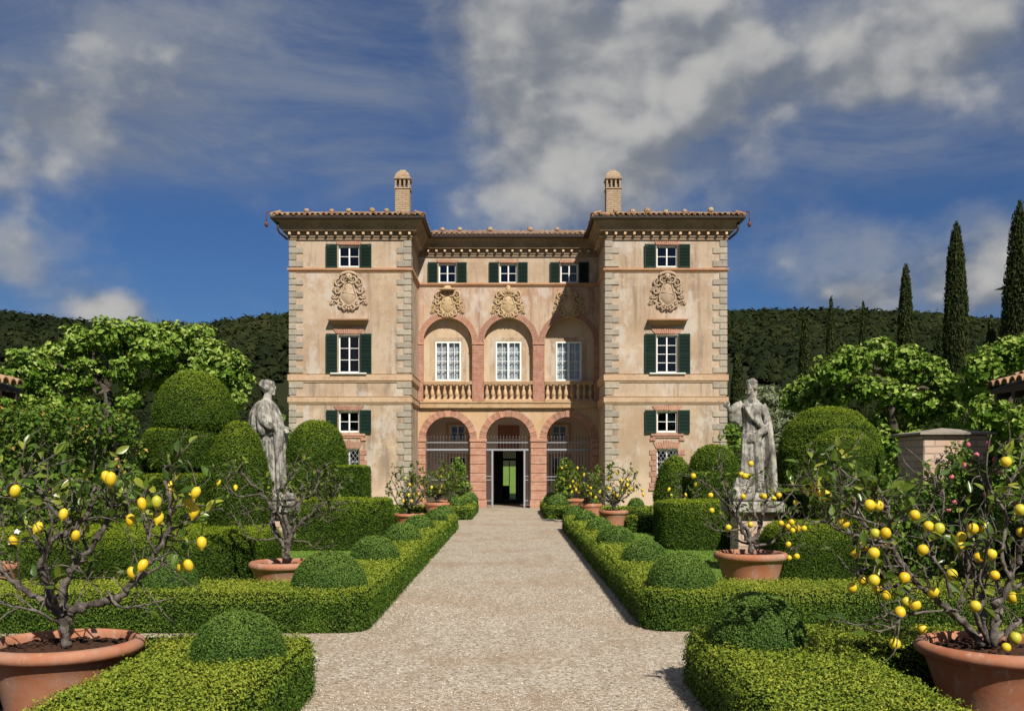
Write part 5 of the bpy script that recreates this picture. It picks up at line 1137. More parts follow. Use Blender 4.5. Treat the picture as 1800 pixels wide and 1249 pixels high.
# brick pillar with a stone cap, a climbing rose on it
t = thing('brick_pillar', 'square brick pillar with a flat hipped stone cap behind the right lemon tree', 'pillar', (6.42, 14.45, 0))
MB().cbox(-.47, .47, -.47, .47, -.05, 2.16, .015).build('shaft', MT['brick_rose'], t); MB().cbox(-.55, .55, -.55, .55, -.05, .42, .03).build('plinth', MT['capstone'], t)
mb = MB(); mb.add([(-.55,-.55,2.165), (.55,-.55,2.165), (.55,.55,2.165), (-.55,.55,2.165), (-.55,-.55,2.195), (.55,-.55,2.195), (.55,.55,2.195), (-.55,.55,2.195), (0,0,2.28)], [(3,2,1,0), (0,1,5,4), (1,2,6,5), (2,3,7,6), (3,0,4,7), (4,5,8), (5,6,8), (6,7,8), (7,4,8)]); mb.build('cap', MT['capstone'], t)
shrub('leafy_shrub', 'dense dark leafy shrub at the foot of the brick pillar, left of the rose', [(5.55,13.9,.35,.45),(5.7,13.75,.8,.42),(5.45,14.0,1.05,.36),(5.75,13.8,1.25,.32),(5.5,13.9,1.5,.24)], 'laurel', 76, .075, 1500, t0=.36, shell=.4)
t = shrub('climbing_rose', 'climbing rose bush with pink blooms in front of the brick pillar', [(6.20,13.75,.35,.42),(6.35,13.72,.85,.42),(6.45,13.72,1.25,.36),(6.45,13.70,1.65,.32),(6.35,13.75,1.92,.20),(6.72,13.74,1.5,.24),(6.0,13.78,1.3,.26),(6.75,13.76,.95,.3),(6.0,13.76,.75,.3),(5.95,13.7,.35,.34),(5.92,13.7,.80,.30),(6.08,13.65,1.1,.26),(6.30,13.6,1.72,.26),(6.52,13.6,1.05,.34),(6.2,13.6,1.45,.26)], 'laurel', 75, .060, 2300, shell=.35, t0=.30, top=.12, ts=.25)
rr = np.random.default_rng(77); petals = MB()
for k in range(7):
    a = k*2.4; V, F = lathe([(.001,-.02),(.03,-.012),(.036,.008),(.022,.02)], 7); petals.add(V*(1-.09*k)+np.array([.012*k**.5*math.cos(a)*.6, .012*k**.5*math.sin(a)*.6, .004*k]), F)
bloom_me = petals.mesh('bloom', MT['rose'])
for (x, z) in ((6.30,2.0),(6.55,2.02),(6.42,1.86),(6.68,1.80),(6.2,1.72),(6.75,1.62),(6.12,1.2),(6.5,1.32),(6.9,1.2),(6.0,1.1),(6.78,.98),(6.62,.8),(6.3,1.0),(6.1,1.55)): link('bloom', bloom_me, t, (x-t.location.x, 13.30+rr.uniform(-.06,.1)-t.location.y, z), (rad(60+rr.uniform(-20,20)), 0, rr.random()*6))
# ------------------------------------------------------------------ statues on brick pedestals
def ellip(c, r, n=16, m=10):
    t = np.linspace(-math.pi/2, math.pi/2, m); prof = [(max(.0005, math.cos(u)), math.sin(u)) for u in t]; V, F = lathe(prof, n); V = V*np.array(r)+np.array(c)
    I = np.arange(m*n).reshape(m, n); F = [list(f) for f in F]+[list(I[0][::-1]), list(I[-1])]; return V, F
def loft(rings, n=80, folds=(), seed=0, rot=None):
    t = np.linspace(0, 2*np.pi, n, endpoint=False); V = []; R = np.array(rings, float); zz = np.linspace(0, len(R)-1, (len(R)-1)*6+1); Q = np.stack([np.interp(zz, np.arange(len(R)), R[:, k]) for k in range(R.shape[1])], 1)
    for z, cx, cy, rx, ry, amp in Q:
        w = 1+1.7*amp*(.55*np.sin(9*t+seed+2.2*z)+.35*np.sin(15*t-3*z+2*seed)+.25*np.sin(5*t+4*z))
        V.append(np.stack([cx+rx*w*np.cos(t), cy+ry*w*np.sin(t), np.full(n, z)], 1))
    V = np.concatenate(V); m = len(Q); I = np.arange(m*n).reshape(m, n); J = np.roll(I, -1, 1); F = [list(f) for f in np.stack([I[:-1], J[:-1], J[1:], I[1:]], -1).reshape(-1, 4)]+[list(I[0][::-1]), list(I[-1])]; return V, F
def fuse(mb, name, mat, voxel=.0125, smooth=2, parent=None):
    me = mb.mesh('tmp', mat); o = bpy.data.objects.new('tmp', me); COL.objects.link(o)
    r = o.modifiers.new('r', 'REMESH'); r.mode = 'VOXEL'; r.voxel_size = voxel; s = o.modifiers.new('s', 'SMOOTH'); s.iterations = smooth; s.factor = .5
    dg = bpy.context.evaluated_depsgraph_get(); ev = o.evaluated_get(dg); out = bpy.data.meshes.new_from_object(ev); bpy.data.objects.remove(o); bpy.data.meshes.remove(me)
    out.name = name; out.polygons.foreach_set('use_smooth', np.ones(len(out.polygons), bool)); return link(name, out, parent)
def head(mb, c, turn, bun):
    """head looking along -Y rotated by turn (about Z)"""
    ca, sa = math.cos(turn), math.sin(turn); T = lambda p: np.stack([c[0]+p[:,0]*ca-p[:,1]*sa, c[1]+p[:,0]*sa+p[:,1]*ca, c[2]+p[:,2]], 1)
    def e(p, r): V, F = ellip(p, r, 14, 9); mb.add(T(V), F)
    e((0,0,.03), (.078,.092,.098)); e((0,-.025,-.035), (.060,.070,.072)); e((0,-.095,.005), (.013,.024,.034)); e((0,-.088,-.048), (.026,.013,.009)); e((0,-.088,-.062), (.022,.013,.009)); e((0,-.075,-.090), (.026,.026,.022))
    for s in (-1, 1): e((s*.033,-.084,.022), (.019,.012,.010)); e((s*.033,-.088,.042), (.024,.012,.008)); e((s*.082,.005,.0), (.012,.022,.032)); e((s*.048,-.062,-.025), (.024,.028,.026)); e((s*.060,-.01,.075), (.038,.075,.05)); e((s*.072,.035,.02), (.034,.05,.06))
    e((0,.030,.075), (.088,.085,.065)); e((0,.055,.0), (.075,.06,.085))
    for k in range(9): a = -1.9+k*.475; e((.083*math.sin(a), .02-.085*math.cos(a), .085), (.026,.026,.022))
    if bun: e((0,.125,.055), (.058,.058,.055)); e((0,.10,.10), (.05,.05,.035))
    else: e((0,.085,-.09), (.055,.04,.09))
def arm(mb, pts, r): mb.add(*tube(smooth_path(pts, 6), np.interp(np.linspace(0, 1, 6*(len(pts)-1)+1), np.linspace(0, 1, len(r)), r), 12))
def hand(mb, p, d, up):
    p = np.array(p, float); d = unit(np.array(d, float)); up = unit(np.array(up, float)); s = np.cross(d, up)
    V, F = ellip((0,0,0), (1,1,1), 10, 7); mb.add(p+d*.045+V[:, :1]*d*.055+V[:, 1:2]*s*.042+V[:, 2:]*up*.022, F)
    for k, ln in enumerate((.062,.074,.070,.055)):
        b = p+d*.085+s*(.030-.020*k); mb.add(*tube([b, b+d*ln*.55-up*.008, b+d*ln*.9-up*.03], [.0125,.012,.010], 8))
    b = p+d*.03+s*.038; mb.add(*tube([b, b+s*.03+d*.03, b+s*.04+d*.055-up*.01], [.014,.013,.010], 8))
SG = 'weathered stone statues on pedestals'
def statue_left():
    mb = MB()
    mb.add(*loft([(.10,0,.02,.20,.24,.05),(.22,0,.0,.19,.22,.06),(.45,0,-.01,.18,.20,.075),(.70,0,0,.185,.20,.085),(.92,0,.01,.19,.19,.07),(1.05,0,.02,.18,.165,.04),(1.16,0,.02,.16,.14,.03),(1.30,0,.02,.175,.15,.04),(1.42,0,.03,.185,.14,.04),(1.50,0,.035,.13,.10,.02),(1.545,0,.03,.065,.06,0),(1.62,0,.01,.055,.055,0)], seed=1.0))
    mb.add(*loft([(.98,0,.03,.22,.22,.10),(1.06,0,.02,.26,.265,.11),(1.20,0,.03,.265,.26,.10),(1.33,0,.05,.255,.225,.09),(1.44,0,.055,.225,.175,.06),(1.51,0,.045,.14,.11,.03)], seed=2.4))
    arm(mb, [(-.19,.03,1.43),(-.25,0,1.24),(-.22,-.12,1.12),(-.02,-.27,1.11)], [.085,.085,.075,.042]); arm(mb, [(.19,.03,1.43),(.26,-.02,1.24),(.22,-.12,1.10),(.04,-.28,1.08)], [.085,.085,.075,.042])
    hand(mb, (-.02,-.26,1.11), (.75,-.6,-.2), (0,0,1)); hand(mb, (.05,-.28,1.08), (-.8,-.45,-.25), (0,0,1))
    for k in range(5): arm(mb, [(-.18+.09*k,-.10,1.16-.012*k),(-.16+.085*k,-.25+.02*abs(k-2),1.04),(-.14+.07*k,-.22,.82-.04*(k%2)),(-.12+.06*k,-.20,.62)], [.035,.05,.036,.02])
    for k in range(7): arm(mb, [(-.16+.05*k,-.17,1.0),(-.15+.05*k,-.21-.02*(k%2),.62),(-.17+.056*k,-.23,.16)], [.02,.032,.030])
    head(mb, (0,-.015,1.70), rad(6), True); arm(mb, [(0,.02,1.50),(0,-.005,1.62)], [.075,.052])
    mb.add(*ellip((0,-.20,.13), (.06,.12,.05))); mb.add(*ellip((.02,.26,.16), (.20,.14,.13))); mb.add(*ellip((-.12,.34,.10), (.13,.12,.08))); mb.add(*ellip((.05,-.24,.20), (.10,.10,.20)))
    V, F = cbox(-.30, .30, -.38, .42, -.02, .10, .03); mb.add(V, F)
    return mb
def statue_right():
    mb = MB()
    mb.add(*loft([(.10,0,.0,.24,.20,.06),(.25,0,0,.22,.18,.07),(.5,0,0,.205,.17,.09),(.75,0,0,.20,.165,.09),(.95,0,.01,.195,.155,.06),(1.08,0,.02,.165,.135,.04),(1.20,0,.02,.155,.125,.04),(1.34,0,.02,.175,.13,.03),(1.44,0,.025,.185,.12,.02),(1.51,0,.03,.12,.09,.01),(1.55,0,.025,.062,.06,0),(1.62,-.005,.01,.055,.055,0)], seed=.3))
    for s in (-1, 1): mb.add(*ellip((s*.075,-.095,1.33), (.07,.055,.065)))
    arm(mb, [(-.19,.02,1.43),(-.30,-.02,1.40),(-.38,-.06,1.36),(-.43,-.09,1.38)], [.080,.072,.060,.040]); hand(mb, (-.42,-.09,1.38), (-.8,-.2,.5), (0,-1,0))
    for k in range(4): arm(mb, [(-.22-.055*k,.0-.015*k,1.40),(-.23-.055*k,.01-.01*k,1.22),(-.22-.045*k,.02,1.10+.05*k)], [.05,.055,.025])
    arm(mb, [(.19,.02,1.43),(.27,0,1.22),(.22,-.12,1.05),(.05,-.19,.98)], [.080,.070,.060,.040]); hand(mb, (.06,-.19,.98), (-.8,-.2,-.3), (0,-1,0))
    # cloak falling from the shoulder to the base on one side
    for k in range(8): arm(mb, [(.10+.02*k,.06,1.47-.012*k),(.20+.016*k,.10-.02*k,1.15),(.24+.02*k,.08-.025*k,.60),(.25+.024*k,.06-.028*k,.10)], [.05,.06,.062,.058])
    for k in range(5): arm(mb, [(-.17+.06*k,-.10,1.44),(-.02+.05*k,-.155,1.24-.03*k),(.14+.03*k,-.12,1.10-.02*k)], [.022,.028,.022])
    for k in range(8): arm(mb, [(-.17+.045*k,-.13,1.0),(-.19+.05*k,-.19-.02*(k%2),.60),(-.24+.06*k,-.20,.12)], [.02,.034,.034])
    arm(mb, [(.18,-.12,1.05),(.0,-.19,.92),(-.17,-.12,.88)], [.05,.055,.045]); arm(mb, [(.06,-.18,.95),(.07,-.21,.6),(.10,-.21,.14)], [.045,.055,.05])
    head(mb, (-.01,-.015,1.70), rad(-52), False); arm(mb, [(0,.02,1.50),(-.005,-.005,1.62)], [.07,.052])
    mb.add(*ellip((-.24,-.12,.20), (.14,.14,.15))); mb.add(*ellip((-.30,-.18,.12), (.10,.12,.09))); mb.add(*ellip((-.20,-.2,.30), (.07,.07,.08))); mb.add(*ellip((-.08,-.22,.13), (.05,.11,.05))); mb.add(*ellip((.18,-.16,.13), (.12,.12,.07)))
    V, F = cbox(-.38, .38, -.32, .32, -.02, .10, .03); mb.add(V, F)
    return mb
def place_statue(mb, label, loc, rotz, sc, th=1.0):
    o = fuse(mb, 'statue', MT['statue']); o.location = loc; o.rotation_euler = (0, 0, rotz); o.scale = (sc*.88*th, sc*.88*th, sc); return tag(o, label, 'statue', SG)
place_statue(statue_left(), 'stone statue of a draped woman in profile facing right, hair in a bun', (-3.98, 15.8, 1.16), rad(82), 1.07, 1.06)
place_statue(statue_right(), 'stone statue of a cloaked woman with one arm held out and head turned left', (3.92, 15.8, 1.16), rad(-8), 1.08, .90)
PG = 'brick pedestals carrying statues'
for x, l in ((-3.98, 'square brick pedestal under the statue in profile'), (3.92, 'square brick pedestal under the statue of the cloaked woman')):
    t = thing('pedestal', l, 'pedestal', (x, 15.8, 0), PG)
    MB().cbox(-.29, .29, -.29, .29, .18, .90, .012).build('shaft', MT['brick_rose'], t); MB().cbox(-.38, .38, -.38, .38, -.03, .18, .02).build('plinth', MT['capstone'], t)
    mb = MB(); mb.cbox(-.34, .34, -.34, .34, .90, .96, .012); mb.build('moulding', MT['voussoir'], t); MB().cbox(-.42, .42, -.44, .44, .96, 1.14, .025).build('slab', MT['statue'], t)

# ------------------------------------------------------------------ terracotta pots and lemon trees
PTG = 'terracotta lemon pots'; LTG = 'potted lemon trees'
def pot_meshes(n=56):
    p = [(.001,0),(.335,0),(.360,.012),(.365,.035),(.350,.055),(.352,.07),(.375,.16),(.415,.30),(.447,.395),(.455,.405),(.455,.418),(.462,.425),(.488,.432),(.508,.450),(.516,.475),(.508,.502),(.488,.520),(.458,.526),(.440,.515),(.432,.49),(.425,.44)]
    body = MB().add(*lathe(p, n), smooth=True).mesh('pot', MT['terracotta'])
    r = np.random.default_rng(9); a = np.linspace(0, 2*np.pi, 40, endpoint=False); V = [(0, 0, .475)]
    for rr in np.linspace(.05, .43, 9): V += [(rr*math.cos(u), rr*math.sin(u), .452+r.uniform(0, .03)*(1-rr)) for u in a]
    F = [(0, 1+i, 1+(i+1) % 40) for i in range(40)]
    for k in range(8): F += [(1+40*k+i, 1+40*(k+1)+i, 1+40*(k+1)+(i+1) % 40, 1+40*k+(i+1) % 40) for i in range(40)]
    mb = MB().add(V, F, smooth=False)
    for k in range(160):
        q = r.random()**.5*.40; u = r.random()*6.28; s = r.uniform(.006, .018); V, F = ellip((q*math.cos(u), q*math.sin(u), .470+s*.3), (s*1.2, s, s*.7), 5, 4); mb.add(V, F)
    return body, mb.mesh('soil', MT['soil'])
pot_me, soil_me = pot_meshes()
def pot(x, y, label, D=1.0, H=.52, rz=0.0):
    """the pot body is the thing itself, the soil in it a part"""
    o = link('lemon_pot', pot_me, None, (x, y, 0.0), (0, 0, rz)); o.scale = (D/1.032, D/1.032, H/.526); tag(o, label, 'plant pot', PTG); link('soil', soil_me, o); return o
def round_lemon_mesh():
    p = [(.001,-.047),(.006,-.045),(.012,-.041),(.026,-.033),(.037,-.018),(.0405,0),(.037,.018),(.027,.032),(.014,.039),(.006,.041),(.001,.040)]
    return MB().add(*lathe(p, 18), smooth=True).mesh('lemon', MT['lemon'])
def lemon_mesh():
    p = [(.001,-.062),(.006,-.058),(.009,-.052),(.014,-.046),(.024,-.036),(.032,-.020),(.0345,0),(.033,.016),(.027,.031),(.017,.040),(.008,.044),(.004,.047),(.001,.047)]
    return MB().add(*lathe(p, 18), smooth=True).mesh('lemon', MT['lemon'])
lemon_me = lemon_mesh(); round_me = round_lemon_mesh()
def citrus_leaf(w, bend, fold):
    t = np.array([0, .12, .32, .58, .82, 1.0]); hw = w*np.array([.08, .62, 1, .92, .50, 0.02]); V = []
    for a, b in zip(t, hw): z = -bend*a*a; V += [(a, -b, z+fold*b), (a, 0, z), (a, b, z+fold*b)]
    F = []
    for k in range(5): i = 3*k; F += [(i, i+3, i+4, i+1), (i+1, i+4, i+5, i+2)]
    return MB().add(V, F, smooth=True).mesh('leaf', MT['citrus'])
leaf_mes = [citrus_leaf(.24, .18, .35), citrus_leaf(.27, .32, .2), citrus_leaf(.21, .06, .5)]
def lemon_tree(label, base, limbs, lemons, seed, twigs=60, leaves=150, leafL=.095, single=True, lsize=1.0, droop=.5, up=.55, min_h=.2, tw=(.14,.34), rnd_fruit=False, zmax=9.0, extra=0):
    """limbs: list of (world points, start radius, end radius); lemons: world points"""
    r = np.random.default_rng(seed); base = Vector(base); t = thing('lemon_tree', label, 'lemon tree', base, LTG); mb = MB(); b = np.array(base); spine = []; segs = []
    for pts, r0, r1 in limbs:
        r0, r1 = r0*.82, r1*.85; p = smooth_path(pts, 6); q = len(p); jitter = r.normal(size=p.shape)*.35*np.interp(np.linspace(0, 1, q), [0, .1, 1], [0, .5, 1])[:, None]*min(r0, .03); p = p+jitter
        R = np.linspace(r0, r1, q)*(1+.14*r.normal(size=q)); mb.add(*tube(p-b, np.maximum(R, .003), 8 if r0 > .02 else 6), smooth=True); segs.append(p)
        if r0 > .018:
            for k in range(2, q-2, 3):
                if r.random() < .5: V, F = ellip(tuple(p[k]-b+r.normal(size=3)*.3*R[k]), (R[k]*1.12,)*3, 7, 5); mb.add(V, F, smooth=True)
    allp = np.concatenate([s[int(len(s)*.35):] for s in segs]); ctr = np.array([b[0], b[1], b[2]]); tips = []
    for k in range(twigs):
        p0 = allp[r.integers(len(allp))]; out = unit(p0-ctr)*np.array([1, 1, .4]); d = unit(out*.8+r.normal(size=3)*.65+np.array([0, 0, up])); ln = r.uniform(*tw); d2 = unit(d+r.normal(size=3)*.55+np.array([0, 0, .15]))
        p = smooth_path([p0, p0+d*ln*.45, p0+d*ln*.6+d2*ln*.45, p0+d*ln*.6+d2*ln*.7+r.normal(size=3)*.05], 4); mb.add(*tube(p-b, np.linspace(.0070, .0022, len(p)), 5), smooth=True); tips.append(p)
    for L_ in lemons:
        L_ = np.array(L_); tp = np.concatenate([allp]+tips); near = tp[np.argmin(np.sum((tp-(L_+np.array([0, 0, .10])))**2, 1))]; top = L_+np.array([0, 0, .045*lsize])
        p = smooth_path([near, (near+top)/2+np.array([0, 0, .04]), top+np.array([0, 0, .012]), top], 4); mb.add(*tube(p-b, .0038, 5), smooth=True)
        lo = link('lemon', round_me if rnd_fruit else lemon_me, t, tuple(L_-b), (r.normal()*.30, r.normal()*.30, r.random()*6.28)); s = lsize*r.uniform(.90, 1.10); lo.scale = (s, s, s*r.uniform(.94, 1.08))
    mb.build('trunk', MT['bark'], t)
    L = []; tries = 0
    while len(L) < leaves+extra and tries < (leaves+extra)*8:
        tries += 1
        p = max((tips[q] for q in r.integers(len(tips), size=1+int(r.random() < .6))), key=lambda q: q[-1][2]); i = r.integers(len(p)//3, len(p)); d = unit(p[min(i+1, len(p)-1)]-p[i-1]); ax = unit(d*.7+r.normal(size=3)*.7+np.array([0, 0, .35-droop*r.random()])); nn = r.normal(size=3)*.5+np.array([0, -.15, .8]); nn = unit(nn-ax*np.dot(nn, ax)); 
        if p[i][2] > zmax or p[i][2] < b[2]+.12: continue
        L.append((p[i], ax, nn, leafL*r.uniform(.65, 1.25)))
    if single:
        L, rest = L[:leaves], L[leaves:]
        for p, ax, nn, s in L:
            y = np.cross(nn, ax); o = link('leaf', leaf_mes[r.integers(3)], t); M_ = Matrix(((ax[0], y[0], nn[0], p[0]-b[0]), (ax[1], y[1], nn[1], p[1]-b[1]), (ax[2], y[2], nn[2], p[2]-b[2]), (0, 0, 0, 1))); o.matrix_local = M_ @ Matrix.Diagonal((s, s, s, 1))
        L = rest
    if L:
        P = np.array([q[0]+q[1]*q[3]*.5 for q in L]); N = np.array([q[2] for q in L]); S = np.array([q[3] for q in L]); A = np.array([q[1] for q in L]); bb = np.cross(N, A); V = np.empty((len(L), 4, 3)); S = S[:, None]
        V[:,0] = P-A*S*.5; V[:,2] = P+A*S*.5; V[:,1] = P+bb*S*.24+N*S*.08; V[:,3] = P-bb*S*.24+N*S*.08
        tag(MB().add(V.reshape(-1, 3)-b, np.arange(4*len(L)).reshape(-1, 4), tint=np.repeat(np.clip(r.normal(.45, .27, len(L)), 0, 1), 4)).build('foliage', MT['citrus_far'], t), kind='stuff')
    return t
def trace(Y0, ox, oy, sc, lst, seed, dep=.30):
    """limbs measured off the photograph, spread in depth about the trunk so that the crown is round"""
    r = np.random.default_rng(seed); out = []
    for pts, r0, r1, *dd in lst:
        d = dd[0] if dd else r.uniform(-dep, dep); d0 = dd[1] if len(dd) > 1 else 0.0; n = len(pts); out.append(([np.array(at(ox+x/sc, oy+y/sc, Y0+d0+(d-d0)*k/(n-1))) for k, (x, y) in enumerate(pts)], r0, r1))
    return out
def fruits(Y0, ox, oy, sc, lst, seed, dep=.28):
    r = np.random.default_rng(seed); return [np.array(at(ox+x/sc, oy+y/sc, Y0+r.uniform(-dep, dep*.4))) for x, y in lst]

# near left
pot(-3.12, 6.72, 'big terracotta pot in the near left corner, cut by the picture edge', 1.08, .50)
Y = 6.72
limbs = trace(Y, 0, 760, 2.553, [([(300,960),(285,860),(240,760),(190,620),(215,510),(330,430),(400,350),(420,240)], .040, .013, -.15), ([(290,820),(280,720),(330,600),(400,530),(470,410),(495,360),(490,290)], .036, .013, .10), ([(470,390),(530,378),(585,378)], .014, .008, .1, .08),
    ([(300,850),(330,790),(440,765),(540,730),(640,620),(720,500),(760,400),(748,250),(738,140)], .038, .011, -.20), ([(260,810),(120,710),(20,630),(-60,540)], .034, .014, .05), ([(320,410),(240,350),(180,260),(100,200)], .020, .008, -.2, -.12), ([(120,430),(60,290),(10,190)], .020, .008, .1, .1), ([(200,560),(140,450),(80,380)], .018, .009, .1, -.1),
    ([(630,650),(720,600),(760,570)], .014, .006, -.1, -.1), ([(480,710),(540,780),(650,770),(780,740)], .016, .004, -.25, -.1), ([(700,540),(660,460),(655,380)], .012, .006, 0, -.15), ([(320,860),(310,770)], .016, .008), ([(400,540),(360,440),(330,330)], .016, .006, .3, .1), ([(240,780),(300,660),(420,655)], .014, .005, .3, 0),
    ([(285,860),(300,700),(330,560),(280,420)], .024, .009, .55), ([(285,860),(240,720),(200,560),(230,380)], .022, .008, -.50), ([(20,640),(-60,480),(-120,330)], .020, .008, .1, .05), ([(-40,560),(-160,520),(-260,420)], .018, .008, -.1, .03), ([(300,870),(150,800),(-50,760)], .018, .006, -.4)], 1)
lem = fruits(Y-.1, 0, 760, 2.553, [(68,262),(172,425),(60,485),(285,365),(340,462),(585,390),(637,318),(703,310),(713,383),(765,243),(852,300),(879,268),(870,352),(905,492),(640,595),(592,627),(815,597),(845,595),(474,195),(497,207),(-60,300),(-90,460)], 2)
lemon_tree('near left lemon tree with bare grey limbs in the big corner pot', (-3.08, Y, .46), limbs, lem, 3, twigs=150, leaves=298, leafL=.104, lsize=.92, extra=130, zmax=1.86)
# near right
pot(3.33, 6.62, 'big terracotta pot in the near right corner, cut by the picture edge', 1.08, .50, 1.0)
Y = 6.62
limbs = trace(Y, 1350, 760, 2.553, [([(960,950),(850,820),(750,740),(640,640),(560,500),(540,350),(510,280)], .036, .010, -.12), ([(990,960),(960,780),(970,690),(900,600),(880,500)], .028, .010, .2), ([(1010,960),(1020,800),(1080,680),(1130,540),(1160,430)], .040, .016, -.1), ([(1150,470),(1200,330),(1260,200)], .018, .008, -.1, -.1), ([(850,790),(890,670),(900,560),(880,470)], .018, .008, .1),
    ([(640,640),(560,620),(500,480),(430,410),(355,270),(320,220)], .020, .007, -.2, -.08), ([(820,740),(800,640),(730,550),(700,420),(690,360)], .018, .007, .3), ([(1090,660),(1050,560),(1070,380),(1000,260),(960,190)], .020, .007, .1, -.1), ([(1070,300),(1090,220),(1040,170)], .010, .005, .1, .1), ([(720,560),(790,320),(765,200)], .012, .006, .3, .2),
    ([(1010,930),(1130,850),(1260,760),(1350,600)], .030, .012, .1), ([(1100,700),(1250,600),(1320,450)], .020, .010, .2), ([(990,950),(1050,780),(1010,600),(960,430)], .024, .009, .55), ([(990,950),(930,800),(950,640),(1000,470)], .024, .009, -.55), ([(640,650),(540,700),(480,690)], .012, .005, -.3, -.1), ([(860,800),(720,800),(600,830),(560,880)], .012, .004, -.3, -.1), ([(560,520),(470,500),(400,520)], .012, .005, -.2, -.1), ([(540,360),(440,330),(300,290),(200,270)], .012, .004, -.25, -.12), ([(500,300),(420,220),(220,160)], .010, .004, -.2, -.1), ([(560,500),(430,470),(330,440),(260,400)], .011, .004, -.45, -.1), ([(520,420),(400,380),(280,330)], .010, .004, -.55, -.1), ([(600,600),(470,600),(390,640)], .010, .004, -.4, -.1)], 5)
lem = fruits(Y-.12, 1350, 760, 2.553, [(176,255),(225,272),(258,279),(218,246),(372,288),(455,325),(493,328),(340,405),(658,370),(480,452),(528,450),(392,537),(474,540),(428,508),(512,510),(720,420),(768,430),(920,430),(970,425),(866,468),(858,507),(695,525),(945,560),(1002,545),(825,637),(1017,640),(612,650),(427,662),(475,662),(377,694),(493,697),(532,730),(742,715),(620,758),(660,772),(592,805),(1098,740),(930,778),(692,880),(569,947),(1110,920),(1068,963),(1132,345),(1138,445),(1068,130),(1200,560),(1260,420)], 6, .34)
lemon_tree('near right lemon tree heavily hung with lemons in the big corner pot', (3.36, Y, .46), limbs, lem, 7, twigs=210, leaves=299, leafL=.096, lsize=.87, extra=330, rnd_fruit=True, zmax=1.84)
# middle left
pot(-2.92, 12.35, 'terracotta pot behind the large left box dome', .87, .50, 2.0)
Y = 12.35; s5 = 5.204
limbs = trace(Y, 380, 760, s5, [([(645,1150),(650,1040),(690,930),(800,800),(940,690),(1060,600),(1130,470)], .052, .012, -.1), ([(645,1060),(560,950),(510,830),(520,700),(420,560),(330,480),(240,380),(150,350)], .045, .010, .1), ([(680,930),(640,810),(610,690),(720,650),(880,560),(940,400),(920,330)], .036, .009, -.2), ([(620,690),(640,560),(620,480),(720,390),(705,310)], .02, .007, .1), ([(880,560),(870,460),(760,515)], .014, .006), ([(960,640),(930,560),(940,530)], .014, .006), ([(1060,600),(1000,490),(1070,430)], .014, .005),
    ([(560,960),(440,980),(300,960),(230,880),(180,800)], .018, .005), ([(520,700),(400,690),(260,740),(250,680)], .018, .006), ([(510,830),(430,860),(380,920)], .012, .004), ([(400,560),(200,580),(100,460),(120,380)], .014, .005), ([(700,990),(830,1000),(880,1040),(960,1060),(1080,1010)], .014, .004, -.3), ([(900,720),(1010,730),(1110,660)], .012, .004), ([(820,850),(930,780),(1040,830)], .012, .004), ([(650,1000),(680,850),(760,700),(800,560)], .03, .008, .5), ([(650,1000),(600,830),(560,640),(600,450)], .03, .008, -.5)], 8, .35)
lemon_tree('middle left lemon tree, almost bare, with gnarled limbs', (-2.90, Y, .45), limbs, [at(384, 847, Y), at(414, 856, Y+.1)], 9, twigs=150, leaves=560, leafL=.082, lsize=.85, tw=(.10,.26), single=False)
# middle right
pot(3.23, 13.1, 'terracotta pot on the lawn edge before the right statue', .99, .55, 3.0)
Y = 13.1; sc = 2.973
limbs = trace(Y, 980, 640, sc, [([(1010,985),(1005,910),(985,860),(920,780),(880,720),(900,660)], .046, .010, .1), ([(920,780),(820,660),(740,600),(700,560)], .022, .007, -.1, .05), ([(900,740),(860,600),(855,520),(830,500)], .020, .006, .1), ([(1000,930),(960,850),(940,760),(980,680),(1030,600)], .032, .008, -.3), ([(1015,930),(1060,850),(1080,740),(1100,650),(1120,560)], .036, .008, .2), ([(1080,740),(1150,735),(1220,670),(1260,560)], .022, .007, .1, .15), ([(1030,950),(1120,930),(1180,880),(1160,820),(1200,770)], .026, .006, -.1), ([(985,860),(850,870),(760,830)], .018, .005), ([(1060,850),(1020,740),(1040,660)], .022, .007, .4), ([(1000,940),(900,900),(870,840)], .018, .006, .4), ([(1180,880),(1240,830),(1290,845)], .012, .004), ([(1190,900),(1210,960),(1245,985)], .008, .003)], 11, .35)
lem = fruits(Y-.1, 980, 640, sc, [(710,583),(727,627),(800,684),(806,763),(887,862),(893,852),(1008,837),(970,690),(1010,520),(962,577),(978,583),(992,586),(1157,684),(1080,690),(1068,688),(1130,702),(1299,653),(1245,723),(1168,830),(1223,825),(1203,846),(1190,850),(1254,855),(1288,857),(1229,868),(1206,940),(1210,1010),(1250,1003)], 12)
lemon_tree('middle right lemon tree with lemons hanging over its terracotta pot', (3.22, Y, .50), limbs, lem, 13, twigs=100, leaves=260, leafL=.085, lsize=.95, tw=(.10,.26), single=False, rnd_fruit=True)
